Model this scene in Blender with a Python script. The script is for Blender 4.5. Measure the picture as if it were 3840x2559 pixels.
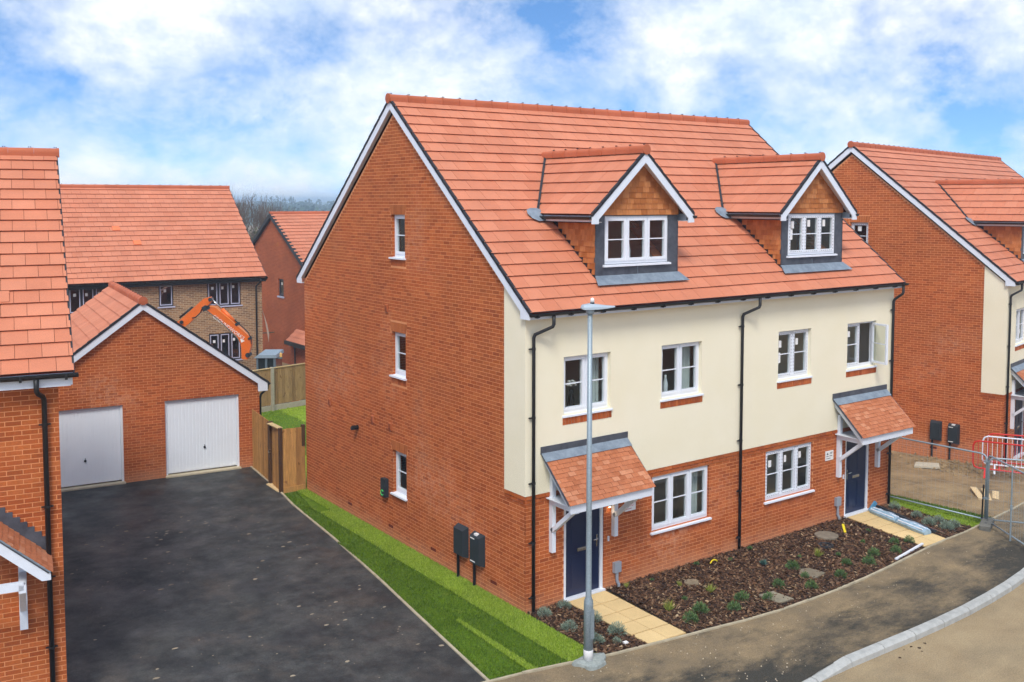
import bpy, math, random
import numpy as np
from mathutils import Matrix, Vector

random.seed(11)
RNG = np.random.RandomState(5)
sc = bpy.context.scene
COL = sc.collection
for o in list(bpy.data.objects):
    bpy.data.objects.remove(o)

# ------------------------------------------------------------------ camera
CAM = Vector((-10.8636, -14.6845, 7.7998))
YAW, PITCH = 0.62321, -0.06615
cam_data = bpy.data.cameras.new("camera")
cam_data.sensor_width = 36.0
cam_data.lens = 3707.7 / 3840 * 36.0
cam_data.shift_y = (1000.9 - 1279.5) / 3840
cam_data.clip_start = 0.1
cam_data.clip_end = 6000
cam = bpy.data.objects.new("camera", cam_data)
COL.objects.link(cam)
fw = Vector((math.sin(YAW) * math.cos(PITCH), math.cos(YAW) * math.cos(PITCH), math.sin(PITCH)))
rt = Vector((math.cos(YAW), -math.sin(YAW), 0))
up = rt.cross(fw)
cam.matrix_world = Matrix(((rt.x, up.x, -fw.x, CAM.x), (rt.y, up.y, -fw.y, CAM.y), (rt.z, up.z, -fw.z, CAM.z), (0, 0, 0, 1)))
sc.camera = cam

# ------------------------------------------------------------------ sky, sun, exposure
SUN_EL, SUN_AZ = math.radians(52), math.radians(221)      # azimuth clockwise from +Y
world = bpy.data.worlds.new("World")
sc.world = world
world.use_nodes = True
wn, wl = world.node_tree.nodes, world.node_tree.links
wn.clear()
w_out = wn.new("ShaderNodeOutputWorld")
w_sky = wn.new("ShaderNodeTexSky")
w_sky.sky_type = 'NISHITA'
w_sky.sun_disc = False
w_sky.sun_elevation = SUN_EL
w_sky.sun_rotation = SUN_AZ
w_sky.air_density = 1.0
w_sky.dust_density = 0.4
w_sky.ozone_density = 1.6
w_bg = wn.new("ShaderNodeBackground")
w_bg.inputs[1].default_value = 0.18
w_cl = wn.new("ShaderNodeBackground")
w_cl.inputs[1].default_value = 0.82
w_tc = wn.new("ShaderNodeTexCoord")
w_map = wn.new("ShaderNodeMapping")
w_map.inputs["Scale"].default_value = (1.0, 1.0, 1.5)
w_map.inputs["Location"].default_value = (2.53, 4.62, 2.95)
w_n1 = wn.new("ShaderNodeTexNoise")
w_n1.inputs["Scale"].default_value = 6.6
w_n1.inputs["Detail"].default_value = 9
w_n1.inputs["Roughness"].default_value = 0.64
w_n1.inputs["Distortion"].default_value = 0.1
w_r1 = wn.new("ShaderNodeValToRGB")
w_r1.color_ramp.elements[0].position = 0.34
w_r1.color_ramp.elements[1].position = 0.63
w_n2 = wn.new("ShaderNodeTexNoise")
w_n2.inputs["Scale"].default_value = 9.0
w_n2.inputs["Detail"].default_value = 7
w_n2.inputs["Roughness"].default_value = 0.6
w_r2 = wn.new("ShaderNodeValToRGB")
w_r2.color_ramp.elements[0].position = 0.35
w_r2.color_ramp.elements[0].color = (0.66, 0.76, 0.90, 1)
w_r2.color_ramp.elements[1].position = 0.62
w_r2.color_ramp.elements[1].color = (1.0, 1.0, 1.0, 1)
w_mx = wn.new("ShaderNodeMixShader")
wl.new(w_tc.outputs["Generated"], w_map.inputs["Vector"])
wl.new(w_map.outputs[0], w_n1.inputs["Vector"])
wl.new(w_map.outputs[0], w_n2.inputs["Vector"])
wl.new(w_n1.outputs[0], w_r1.inputs[0])
wl.new(w_n2.outputs[0], w_r2.inputs[0])
w_sm = wn.new("ShaderNodeMapping")
w_sm.inputs["Scale"].default_value = (1.0, 1.0, 2.2)
w_sm.inputs["Location"].default_value = (0.0, 0.0, 0.20)
w_nz = wn.new("ShaderNodeVectorMath")
w_nz.operation = 'NORMALIZE'
wl.new(w_tc.outputs["Generated"], w_sm.inputs["Vector"])
wl.new(w_sm.outputs[0], w_nz.inputs[0])
wl.new(w_nz.outputs[0], w_sky.inputs["Vector"])
w_hs = wn.new("ShaderNodeHueSaturation")
w_hs.inputs["Saturation"].default_value = 1.2
wl.new(w_sky.outputs[0], w_hs.inputs["Color"])
wl.new(w_hs.outputs[0], w_bg.inputs[0])
wl.new(w_r2.outputs[0], w_cl.inputs[0])
wl.new(w_r1.outputs[0], w_mx.inputs[0])
wl.new(w_bg.outputs[0], w_mx.inputs[1])
wl.new(w_cl.outputs[0], w_mx.inputs[2])
wl.new(w_mx.outputs[0], w_out.inputs[0])

sun_d = bpy.data.lights.new("sun", 'SUN')
sun_d.energy = 1.8
sun_d.angle = math.radians(18)
sun_d.color = (1.0, 0.96, 0.9)
sun = bpy.data.objects.new("sun", sun_d)
COL.objects.link(sun)
sdir = Vector((math.sin(SUN_AZ) * math.cos(SUN_EL), math.cos(SUN_AZ) * math.cos(SUN_EL), math.sin(SUN_EL)))
sun.rotation_euler = sdir.to_track_quat('Z', 'Y').to_euler()
sun.location = (0, 0, 30)

sc.view_settings.view_transform = 'Standard'
sc.view_settings.look = 'None'
sc.view_settings.exposure = 0.62
sc.view_settings.gamma = 1.0
sc.view_settings.use_curve_mapping = False
sc.render.engine = 'CYCLES'
sc.cycles.max_bounces = 5
sc.cycles.diffuse_bounces = 3
sc.cycles.use_light_tree = False
sc.cycles.caustics_reflective = False
sc.cycles.caustics_refractive = False
sc.cycles.transparent_max_bounces = 12

# ------------------------------------------------------------------ helpers
def C(r, g, b, k=1.0):
    def l(v):
        v /= 255.0
        return v / 12.92 if v <= 0.04045 else ((v + 0.055) / 1.055) ** 2.4
    return (l(r) * k, l(g) * k, l(b) * k, 1.0)

def T(x, y, z):
    return Matrix.Translation((x, y, z))
def RZ(a):
    return Matrix.Rotation(a, 4, 'Z')
def RX(a):
    return Matrix.Rotation(a, 4, 'X')
def SC(x, y, z):
    return Matrix.Diagonal((x, y, z, 1))

def link(name, data, parent=None, M=None):
    o = bpy.data.objects.new(name, data)
    COL.objects.link(o)
    if parent is not None:
        o.parent = parent
    if M is not None:
        o.matrix_basis = M
    return o

def tag(o, label=None, cat=None, group=None, kind=None):
    if label: o["label"] = label
    if cat: o["category"] = cat
    if group: o["group"] = group
    if kind: o["kind"] = kind
    return o

def thing(name, label, cat, loc=(0, 0, 0), rz=0.0, group=None):
    o = link(name, None, None, T(*loc) @ RZ(rz))
    o.empty_display_size = 0.3
    return tag(o, label, cat, group)

class MB:
    def __init__(s):
        s.v, s.f = [], []
    def add(s, vs, fs):
        n = len(s.v)
        s.v += [tuple(p) for p in vs]
        s.f += [tuple(n + i for i in f) for f in fs]
        return s
    def box(s, x0, x1, y0, y1, z0, z1):
        return s.add([(x0, y0, z0), (x1, y0, z0), (x1, y1, z0), (x0, y1, z0), (x0, y0, z1), (x1, y0, z1), (x1, y1, z1), (x0, y1, z1)],
                     [(0, 3, 2, 1), (4, 5, 6, 7), (0, 1, 5, 4), (1, 2, 6, 5), (2, 3, 7, 6), (3, 0, 4, 7)])
    def poly(s, *p):
        return s.add(p, [tuple(range(len(p)))])
    def prism(s, pts, vec):
        n = len(pts)
        q = [tuple(a + b for a, b in zip(p, vec)) for p in pts]
        return s.add(list(pts) + q, [tuple(range(n))[::-1], tuple(range(n, 2 * n))] + [(i, (i + 1) % n, n + (i + 1) % n, n + i) for i in range(n)])
    def bar(s, a, b, w, h, upv=(0, 0, 1)):
        a, b = Vector(a), Vector(b)
        d = (b - a).normalized()
        u = Vector(upv)
        sx = d.cross(u)
        if sx.length < 1e-4:
            sx = Vector((1, 0, 0))
        sx.normalize()
        u = sx.cross(d)
        vs = []
        for p in (a, b):
            for i, j in ((-1, -1), (1, -1), (1, 1), (-1, 1)):
                vs.append(p + sx * (i * w / 2) + u * (j * h / 2))
        return s.add(vs, [(3, 2, 1, 0), (4, 5, 6, 7), (0, 1, 5, 4), (1, 2, 6, 5), (2, 3, 7, 6), (3, 0, 4, 7)])
    def tube(s, pts, r, n=8, caps=True):
        pts = [Vector(p) for p in pts]
        rs = r if isinstance(r, (list, tuple)) else [r] * len(pts)
        base = len(s.v)
        prev = None
        for k, p in enumerate(pts):
            if k == 0: d = pts[1] - p
            elif k == len(pts) - 1: d = p - pts[k - 1]
            else: d = (pts[k + 1] - p).normalized() + (p - pts[k - 1]).normalized()
            d = d.normalized() if d.length > 1e-9 else Vector((0, 0, 1))
            if prev is None:
                a = d.orthogonal().normalized()
            else:
                a = prev - d * prev.dot(d)
                a = a.normalized() if a.length > 1e-6 else d.orthogonal().normalized()
            prev = a
            b = d.cross(a)
            for i in range(n):
                t = 2 * math.pi * i / n
                s.v.append(tuple(p + (a * math.cos(t) + b * math.sin(t)) * rs[k]))
        for k in range(len(pts) - 1):
            for i in range(n):
                j = (i + 1) % n
                s.f.append((base + k * n + i, base + k * n + j, base + (k + 1) * n + j, base + (k + 1) * n + i))
        if caps:
            s.f.append(tuple(base + i for i in range(n))[::-1])
            s.f.append(tuple(base + (len(pts) - 1) * n + i for i in range(n)))
        return s
    def lathe(s, prof, c=(0, 0, 0), n=14):
        base = len(s.v)
        for r, z in prof:
            for i in range(n):
                t = 2 * math.pi * i / n
                s.v.append((c[0] + r * math.cos(t), c[1] + r * math.sin(t), c[2] + z))
        for k in range(len(prof) - 1):
            for i in range(n):
                j = (i + 1) % n
                s.f.append((base + k * n + i, base + k * n + j, base + (k + 1) * n + j, base + (k + 1) * n + i))
        s.f.append(tuple(base + (len(prof) - 1) * n + i for i in range(n)))
        s.f.append(tuple(base + i for i in range(n))[::-1])
        return s
    def mesh(s, name, mat=None, smooth=False):
        m = bpy.data.meshes.new(name)
        m.from_pydata(s.v, [], s.f)
        if mat: m.materials.append(mat)
        if smooth:
            m.polygons.foreach_set("use_smooth", [True] * len(m.polygons))
        m.update()
        return m
    def build(s, name, mat, parent=None, M=None, smooth=False):
        return link(name, s.mesh(name, mat, smooth), parent, M)

def quick_mesh(name, verts, faces, mat):
    """verts Nx3, faces Mxk arrays, uniform polygon size"""
    m = bpy.data.meshes.new(name)
    verts = np.asarray(verts, np.float32).reshape(-1, 3)
    faces = np.asarray(faces, np.int32)
    k = faces.shape[1]
    m.vertices.add(len(verts))
    m.vertices.foreach_set("co", verts.ravel())
    m.loops.add(faces.size)
    m.loops.foreach_set("vertex_index", faces.ravel())
    m.polygons.add(len(faces))
    m.polygons.foreach_set("loop_start", np.arange(0, faces.size, k, dtype=np.int32))
    m.polygons.foreach_set("loop_total", np.full(len(faces), k, np.int32))
    m.polygons.foreach_set("use_smooth", np.zeros(len(faces), dtype=bool))
    m.materials.append(mat)
    m.update(calc_edges=True)
    return m

def text_mesh(body, size, mat, depth=0.002):
    cu = bpy.data.curves.new("lettering", 'FONT')
    cu.body = body
    cu.size = size
    cu.align_x = 'CENTER'
    cu.align_y = 'CENTER'
    cu.extrude = depth
    cu.resolution_u = 2
    ob = bpy.data.objects.new("tmp_text", cu)
    COL.objects.link(ob)
    bpy.context.view_layer.update()
    m = bpy.data.meshes.new_from_object(ob.evaluated_get(bpy.context.evaluated_depsgraph_get()))
    bpy.data.objects.remove(ob)
    m.materials.clear()
    m.materials.append(mat)
    return m

# ------------------------------------------------------------------ materials
class NT:
    def __init__(s, name):
        s.m = bpy.data.materials.new(name)
        s.m.use_nodes = True
        s.t = s.m.node_tree
        s.t.nodes.clear()
        s.out = s.n("ShaderNodeOutputMaterial")
        s.b = s.n("ShaderNodeBsdfPrincipled")
        s.l(s.b.outputs[0], s.out.inputs[0])
        s.geo = None
    def n(s, t, **kw):
        x = s.t.nodes.new(t)
        for k, v in kw.items(): setattr(x, k, v)
        return x
    def l(s, a, b):
        s.t.links.new(a, b)
    def g(s):
        if s.geo is None: s.geo = s.n("ShaderNodeNewGeometry")
        return s.geo
    def pos(s, scale=None):
        p = s.g().outputs["Position"]
        if scale is None: return p
        m = s.n("ShaderNodeMapping")
        m.inputs["Scale"].default_value = scale
        s.l(p, m.inputs["Vector"])
        return m.outputs[0]
    def noise(s, scale, detail=4, rough=0.5, vec=None, dist=0.0):
        x = s.n("ShaderNodeTexNoise")
        x.inputs["Scale"].default_value = scale
        x.inputs["Detail"].default_value = detail
        x.inputs["Roughness"].default_value = rough
        x.inputs["Distortion"].default_value = dist
        s.l(vec if vec is not None else s.pos(), x.inputs["Vector"])
        return x.outputs[0]
    def ramp(s, fac, *els, interp='LINEAR'):
        r = s.n("ShaderNodeValToRGB")
        r.color_ramp.interpolation = interp
        e = r.color_ramp.elements
        while len(e) < len(els): e.new(0.5)
        for i, (p, c) in enumerate(els):
            e[i].position = p
            e[i].color = c if len(c) == 4 else (*c, 1)
        s.l(fac, r.inputs[0])
        return r.outputs[0]
    def mix(s, fac, a, b, mode='MIX'):
        x = s.n("ShaderNodeMix", data_type='RGBA', blend_type=mode)
        for sock, v in ((x.inputs[0], fac), (x.inputs[6], a), (x.inputs[7], b)):
            if isinstance(v, (int, float)): sock.default_value = v
            elif isinstance(v, tuple): sock.default_value = v
            else: s.l(v, sock)
        return x.outputs[2]
    def math(s, op, a, b=None):
        x = s.n("ShaderNodeMath", operation=op)
        for i, v in enumerate((a, b)):
            if v is None: continue
            if isinstance(v, (int, float)): x.inputs[i].default_value = v
            else: s.l(v, x.inputs[i])
        return x.outputs[0]
    def piece(s):
        oi = s.n("ShaderNodeObjectInfo")
        return s.math('FRACT', s.math('ADD', oi.outputs["Random"], s.g().outputs["Random Per Island"]))
    def bump(s, h, strength=0.3, dist=0.01):
        x = s.n("ShaderNodeBump")
        x.inputs["Strength"].default_value = strength
        x.inputs["Distance"].default_value = dist
        s.l(h, x.inputs["Height"])
        s.l(x.outputs[0], s.b.inputs["Normal"])
    def set(s, color=None, rough=None, spec=None, metal=None):
        for k, v in (("Base Color", color), ("Roughness", rough), ("Specular IOR Level", spec), ("Metallic", metal)):
            if v is None: continue
            if isinstance(v, (int, float, tuple)): s.b.inputs[k].default_value = v
            else: s.l(v, s.b.inputs[k])
        return s.m

def simple(name, c, rough=0.5, spec=0.4, metal=0.0, var=0.12, nscale=6.0, bump=0.0, bscale=60.0, piecevar=0.0):
    m = NT(name)
    n = m.noise(nscale, 5, 0.6)
    k = m.ramp(n, (0.25, (1 - var,) * 3), (0.75, (1 + var,) * 3))
    col = m.mix(1.0, c, k, 'MULTIPLY')
    if piecevar:
        pk = m.ramp(m.piece(), (0.0, (1 - piecevar,) * 3), (1.0, (1 + piecevar,) * 3))
        col = m.mix(1.0, col, pk, 'MULTIPLY')
    if bump:
        m.bump(m.noise(bscale, 3, 0.6), bump, 0.01)
    return m.set(col, rough, spec, metal)

def brick_mat(name, cols, effl=0.35):
    m = NT(name)
    p = m.piece()
    base = m.ramp(p, *[(i / (len(cols) - 1), c) for i, c in enumerate(cols)])
    fine = m.ramp(m.noise(28, 5, 0.65), (0.3, (0.84,) * 3), (0.7, (1.14,) * 3))
    col = m.mix(1.0, base, fine, 'MULTIPLY')
    big = m.ramp(m.noise(0.45, 5, 0.65), (0.32, (0.84, 0.86, 0.86)), (0.68, (1.10, 1.10, 1.12)))
    col = m.mix(1.0, col, big, 'MULTIPLY')
    bat = m.ramp(m.noise(0.8, 4, 0.6, m.pos((0.6, 0.6, 1.6))), (0.48, (0, 0, 0)), (0.66, (1, 1, 1)))
    col = m.mix(m.math('MULTIPLY', bat, 0.45), col, C(168, 94, 48))
    e1 = m.ramp(m.noise(0.42, 3, 0.55), (0.54, (0, 0, 0)), (0.72, (1, 1, 1)))
    e2 = m.ramp(m.noise(7, 6, 0.7), (0.42, (0, 0, 0)), (0.7, (1, 1, 1)))
    e = m.math('MULTIPLY', m.math('MULTIPLY', e1, e2), effl)
    col = m.mix(e, col, C(214, 170, 140))
    sp = m.n("ShaderNodeSeparateXYZ")
    m.l(m.pos(), sp.inputs[0])
    ft = m.math('ADD', sp.outputs[2], m.math('MULTIPLY', m.math('SUBTRACT', m.noise(3.5, 5, 0.65), 0.5), 0.55))
    ft = m.ramp(ft, (0.02, (0.55,) * 3), (0.36, (0, 0, 0)))
    col = m.mix(ft, col, C(196, 140, 104))
    m.bump(m.noise(70, 4, 0.7), 0.35, 0.004)
    return m.set(col, 0.85, 0.25)

def brick_tex(name, c1, c2, mortar):
    """brickwork too far away, or out of sight, to tell the bricks apart"""
    m = NT(name)
    tc = m.n("ShaderNodeTexCoord")
    sp = m.n("ShaderNodeSeparateXYZ")
    m.l(tc.outputs["Object"], sp.inputs[0])
    cb = m.n("ShaderNodeCombineXYZ")
    m.l(m.math('ADD', sp.outputs[0], sp.outputs[1]), cb.inputs[0])
    m.l(sp.outputs[2], cb.inputs[1])
    b = m.n("ShaderNodeTexBrick")
    b.inputs["Scale"].default_value = 1.0
    b.inputs["Mortar Size"].default_value = 0.008
    b.inputs["Brick Width"].default_value = 0.225
    b.inputs["Row Height"].default_value = 0.075
    b.inputs["Color1"].default_value = c1
    b.inputs["Color2"].default_value = c2
    b.inputs["Mortar"].default_value = mortar
    m.l(cb.outputs[0], b.inputs["Vector"])
    k = m.ramp(m.noise(0.8, 5, 0.65), (0.3, (0.82,) * 3), (0.7, (1.15,) * 3))
    return m.set(m.mix(1.0, b.outputs[0], k, 'MULTIPLY'), 0.85, 0.2)

BR = [C(166, 80, 34), C(188, 97, 46), C(177, 87, 39), C(198, 108, 55), C(184, 92, 42), C(158, 76, 34), C(192, 102, 50)]
M_brick = brick_mat("red_brick", BR, 0.62)
M_brick_arch = brick_mat("arch_brick", [C(176, 98, 50), C(186, 108, 58), C(164, 88, 44)], 0.2)
M_mortar = simple("mortar", C(220, 152, 104), 0.95, 0.1, var=0.12, nscale=2.5, bump=0.2)
M_brickwall = brick_tex("brickwork_far", C(164, 78, 32), C(184, 92, 40), C(206, 142, 98))
M_buff = brick_tex("buff_brickwork", C(168, 128, 88), C(128, 96, 70), C(188, 170, 142))
M_darkred = brick_tex("dark_red_brickwork", C(166, 80, 42), C(150, 70, 36), C(178, 116, 78))

def tile_mat(name, a, b, rough=0.75):
    m = NT(name)
    base = m.mix(m.piece(), a, b)
    k = m.ramp(m.noise(0.9, 5, 0.65), (0.3, (0.89,) * 3), (0.7, (1.08,) * 3))
    k2 = m.ramp(m.noise(60, 3, 0.7), (0.3, (0.90,) * 3), (0.7, (1.10,) * 3))
    col = m.mix(1.0, m.mix(1.0, base, k, 'MULTIPLY'), k2, 'MULTIPLY')
    m.bump(m.noise(180, 2, 0.6), 0.25, 0.003)
    return m.set(col, rough, 0.3)
M_tile = tile_mat("roof_tile", C(207, 131, 98), C(199, 121, 88))
M_ridge = tile_mat("ridge_tile", C(192, 106, 72), C(180, 96, 62))
M_deck = simple("roof_deck", C(112, 50, 34), 0.9, 0.1)
def plain_tile_mat():
    m = NT("plain_tile")
    base = m.ramp(m.piece(), (0.0, C(168, 98, 62)), (0.35, C(188, 116, 78)), (0.7, C(180, 108, 70)), (1.0, C(200, 136, 100)))
    k = m.ramp(m.noise(14, 4, 0.65), (0.3, (0.86,) * 3), (0.7, (1.12,) * 3))
    m.bump(m.noise(90, 3, 0.6), 0.3, 0.004)
    return m.set(m.mix(1.0, base, k, 'MULTIPLY'), 0.8, 0.25)
M_plain = plain_tile_mat()
def hung_tile_mat():
    m = NT("hung_tile")
    base = m.ramp(m.piece(), (0.0, C(166, 98, 50)), (0.5, C(182, 112, 62)), (1.0, C(198, 130, 78)))
    k = m.ramp(m.noise(12, 4, 0.65, m.pos((1, 1, 0.4))), (0.3, (0.8,) * 3), (0.7, (1.12,) * 3))
    return m.set(m.mix(1.0, base, k, 'MULTIPLY'), 0.85, 0.2)
M_hung = hung_tile_mat()
M_white = simple("white_upvc", C(232, 236, 242), 0.35, 0.5, var=0.03)
M_wood_white = simple("white_painted_timber", C(226, 232, 240), 0.5, 0.4, var=0.05)
M_black = simple("black_plastic", C(26, 24, 24), 0.5, 0.5, var=0.15)
M_verge = simple("black_verge", C(44, 44, 48), 0.6, 0.3, var=0.15)
M_soffit = simple("soffit_grey", C(214, 208, 204), 0.6, 0.3, var=0.04)
def render_mat():
    m = NT("cream_render")
    n = m.noise(0.8, 5, 0.6)
    col = m.ramp(n, (0.3, C(241, 231, 200)), (0.7, C(246, 237, 210)))
    fine = m.ramp(m.noise(120, 3, 0.6), (0.3, (0.95,) * 3), (0.7, (1.04,) * 3))
    m.bump(m.noise(160, 3, 0.7), 0.3, 0.004)
    return m.set(m.mix(1.0, col, fine, 'MULTIPLY'), 0.9, 0.15)
M_render = render_mat()
def lead_mat(name, a, b):
    m = NT(name)
    col = m.ramp(m.noise(5, 6, 0.7), (0.3, a), (0.7, b))
    m.bump(m.noise(9, 4, 0.6), 0.25, 0.01)
    return m.set(col, m.ramp(m.noise(8, 3), (0.3, (0.42,) * 3), (0.7, (0.65,) * 3)), 0.5, 0.2)
M_lead = lead_mat("lead_sheet", C(66, 68, 76), C(94, 98, 106))
M_lead_pale = lead_mat("lead_apron", C(112, 124, 134), C(150, 162, 172))
def glass_mat():
    m = NT("window_glass")
    t = m.t
    t.nodes.remove(m.b)
    tr = m.n("ShaderNodeBsdfTransparent")
    tr.inputs[0].default_value = (0.88, 0.91, 0.90, 1)
    gl = m.n("ShaderNodeBsdfGlossy")
    gl.inputs["Roughness"].default_value = 0.015
    gl.inputs[0].default_value = (0.95, 0.97, 1, 1)
    fr = m.n("ShaderNodeFresnel")
    fr.inputs[0].default_value = 1.75
    mx = m.n("ShaderNodeMixShader")
    inv = m.math('SUBTRACT', 1.0, m.g().outputs["Backfacing"])
    m.l(m.math('MULTIPLY', fr.outputs[0], inv), mx.inputs[0])
    m.l(tr.outputs[0], mx.inputs[1])
    m.l(gl.outputs[0], mx.inputs[2])
    m.l(mx.outputs[0], m.out.inputs[0])
    return m.m
M_glass = glass_mat()
M_room = simple("room_plaster", C(226, 214, 196), 0.9, 0.1, var=0.03)
M_curtain = simple("curtain", C(206, 212, 210), 0.9, 0.1, var=0.06)
M_navy = simple("navy_door", C(14, 30, 66), 0.38, 0.5, var=0.08, nscale=12)
M_silver = simple("polished_metal", C(200, 198, 192), 0.25, 0.5, 0.9, var=0.05)
M_galv = simple("galvanised_steel", C(150, 164, 170), 0.45, 0.5, 0.35, var=0.2, nscale=40)
M_terra = simple("terracotta_vent", C(178, 100, 60), 0.8, 0.2)
M_meter = simple("meter_box_plastic", C(44, 50, 54), 0.55, 0.35, var=0.06)
M_grey_box = simple("grey_plastic", C(150, 156, 164), 0.5, 0.4, var=0.05)
M_paper = simple("white_label", C(236, 234, 230), 0.8, 0.2, var=0.03)
M_ink = simple("dark_print", C(70, 66, 74), 0.8, 0.2)
M_pink = simple("pink_print", C(200, 110, 130), 0.8, 0.2)
M_garage = simple("garage_door_white", C(240, 246, 250), 0.45, 0.4, var=0.03, nscale=1.5)
M_conc = simple("concrete", C(178, 172, 152), 0.9, 0.15, var=0.15, nscale=9, bump=0.3)
M_conc_grey = simple("kerb_concrete", C(176, 176, 170), 0.9, 0.15, var=0.2, nscale=6, bump=0.3, piecevar=0.06)
M_edging = simple("edging_concrete", C(176, 164, 138), 0.9, 0.15, var=0.25, nscale=5, bump=0.3)

def wood_mat(name, a, b, c):
    m = NT(name)
    base = m.ramp(m.piece(), (0.0, a), (0.5, b), (1.0, c))
    g = m.ramp(m.noise(9, 5, 0.65, m.pos((3, 3, 0.35))), (0.3, (0.7,) * 3), (0.7, (1.2,) * 3))
    kn = m.ramp(m.noise(5, 2, 0.5, m.pos((2.2, 2.2, 1.2))), (0.64, (1, 1, 1)), (0.72, (0.6, 0.5, 0.45)))
    col = m.mix(1.0, m.mix(1.0, base, g, 'MULTIPLY'), kn, 'MULTIPLY')
    m.bump(m.noise(30, 4, 0.6, m.pos((3, 3, 0.3))), 0.3, 0.004)
    return m.set(col, 0.75, 0.25)
M_fence = wood_mat("fence_timber", C(176, 128, 68), C(198, 148, 84), C(160, 114, 62))
M_fence_b = wood_mat("back_fence_timber", C(156, 124, 82), C(176, 144, 98), C(140, 110, 74))
M_fence_dark = wood_mat("fence_post_timber", C(84, 58, 36), C(100, 70, 44), C(74, 52, 34))
M_pale_wood = wood_mat("pale_sawn_timber", C(214, 184, 132), C(224, 196, 148), C(206, 176, 124))

def tarmac_mat():
    m = NT("driveway_tarmac")
    n = m.noise(0.7, 6, 0.68, dist=0.3)
    col = m.ramp(n, (0.3, C(38, 40, 39)), (0.5, C(54, 55, 53)), (0.7, C(78, 77, 72)))
    st = m.ramp(m.noise(1.7, 7, 0.75, m.pos((0.9, 1.15, 1))), (0.45, (0, 0, 0)), (0.7, (1, 1, 1)))
    col = m.mix(m.math('MULTIPLY', st, 0.5), col, C(90, 90, 86))
    wet = m.ramp(m.noise(2.6, 7, 0.76, m.pos((0.9, 1.15, 1))), (0.40, (0.66,) * 3), (0.62, (1.18,) * 3))
    col = m.mix(1.0, col, wet, 'MULTIPLY')
    br = m.ramp(m.noise(0.9, 5, 0.65, m.pos((1.1, 0.8, 1))), (0.52, (0, 0, 0)), (0.72, (1, 1, 1)))
    col = m.mix(m.math('MULTIPLY', br, 0.45), col, C(104, 92, 80))
    agg = m.ramp(m.noise(34, 4, 0.85), (0.32, (0.55,) * 3), (0.68, (1.5,) * 3))
    col = m.mix(1.0, col, agg, 'MULTIPLY')
    vo = m.n("ShaderNodeTexVoronoi")
    vo.inputs["Scale"].default_value = 22
    m.l(m.pos(), vo.inputs["Vector"])
    sp = m.ramp(vo.outputs["Distance"], (0.06, (1, 1, 1)), (0.16, (0, 0, 0)))
    gate = m.ramp(m.noise(1.8, 4, 0.7), (0.50, (0, 0, 0)), (0.66, (1, 1, 1)))
    col = m.mix(m.math('MULTIPLY', m.math('MULTIPLY', sp, gate), 0.55), col, C(160, 150, 134))
    m.bump(m.noise(60, 4, 0.8), 0.7, 0.01)
    return m.set(col, m.ramp(m.noise(1.0, 4, 0.6), (0.35, (0.42,) * 3), (0.65, (0.78,) * 3)), 0.35)
M_tarmac = tarmac_mat()
def dirt_mat(name, a, b, c, dark, dark_amt, streak, worn=False):
    m = NT(name)
    n = m.noise(1.1, 6, 0.68)
    col = m.ramp(n, (0.28, a), (0.5, b), (0.72, c))
    dkn = m.noise(0.75, 7, 0.74, m.pos(streak))
    if worn:
        at = m.n("ShaderNodeAttribute", attribute_name="worn")
        dkn = m.math('ADD', m.math('MULTIPLY', dkn, 1.15), m.math('MULTIPLY', m.math('SUBTRACT', at.outputs["Fac"], 0.5), 0.30))
    dk = m.ramp(dkn, (0.49 if worn else 0.46, (0, 0, 0)), (0.72 if worn else 0.62, (1, 1, 1)))
    col = m.mix(m.math('MULTIPLY', dk, dark_amt), col, dark)
    f = m.ramp(m.noise(45, 4, 0.75), (0.3, (0.66,) * 3), (0.7, (1.32,) * 3))
    col = m.mix(1.0, col, f, 'MULTIPLY')
    m.bump(m.noise(30, 5, 0.7), 0.55, 0.02)
    return m.set(col, 0.92, 0.15)
M_pave = dirt_mat("dusty_pavement", C(108, 96, 78), C(132, 115, 89), C(154, 133, 100), C(58, 57, 52), 0.92, (0.7, 1.4, 1), True)
M_road = dirt_mat("sandy_road", C(148, 128, 98), C(160, 140, 108), C(171, 151, 117), C(132, 118, 94), 0.5, (0.5, 1.2, 1))
M_soil = dirt_mat("bare_ground", C(138, 116, 84), C(158, 134, 98), C(174, 150, 112), C(100, 84, 62), 0.55, (0.6, 1.2, 1))
M_mulch = dirt_mat("mulch_soil", C(52, 36, 26), C(66, 46, 34), C(82, 60, 44), C(36, 26, 20), 0.5, (1, 1, 1))
def chip_mat():
    m = NT("bark_chip")
    col = m.ramp(m.piece(), (0.0, C(52, 36, 26)), (0.4, C(86, 60, 42)), (0.75, C(110, 80, 58)), (0.94, C(134, 106, 78)), (1.0, C(180, 156, 122)))
    return m.set(col, 0.85, 0.2)
M_chip = chip_mat()
M_slab = tile_mat("sandstone_slab", C(226, 196, 140), C(214, 184, 130), 0.85)
M_joint = simple("slab_joint", C(150, 122, 82), 0.95, 0.1)

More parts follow.
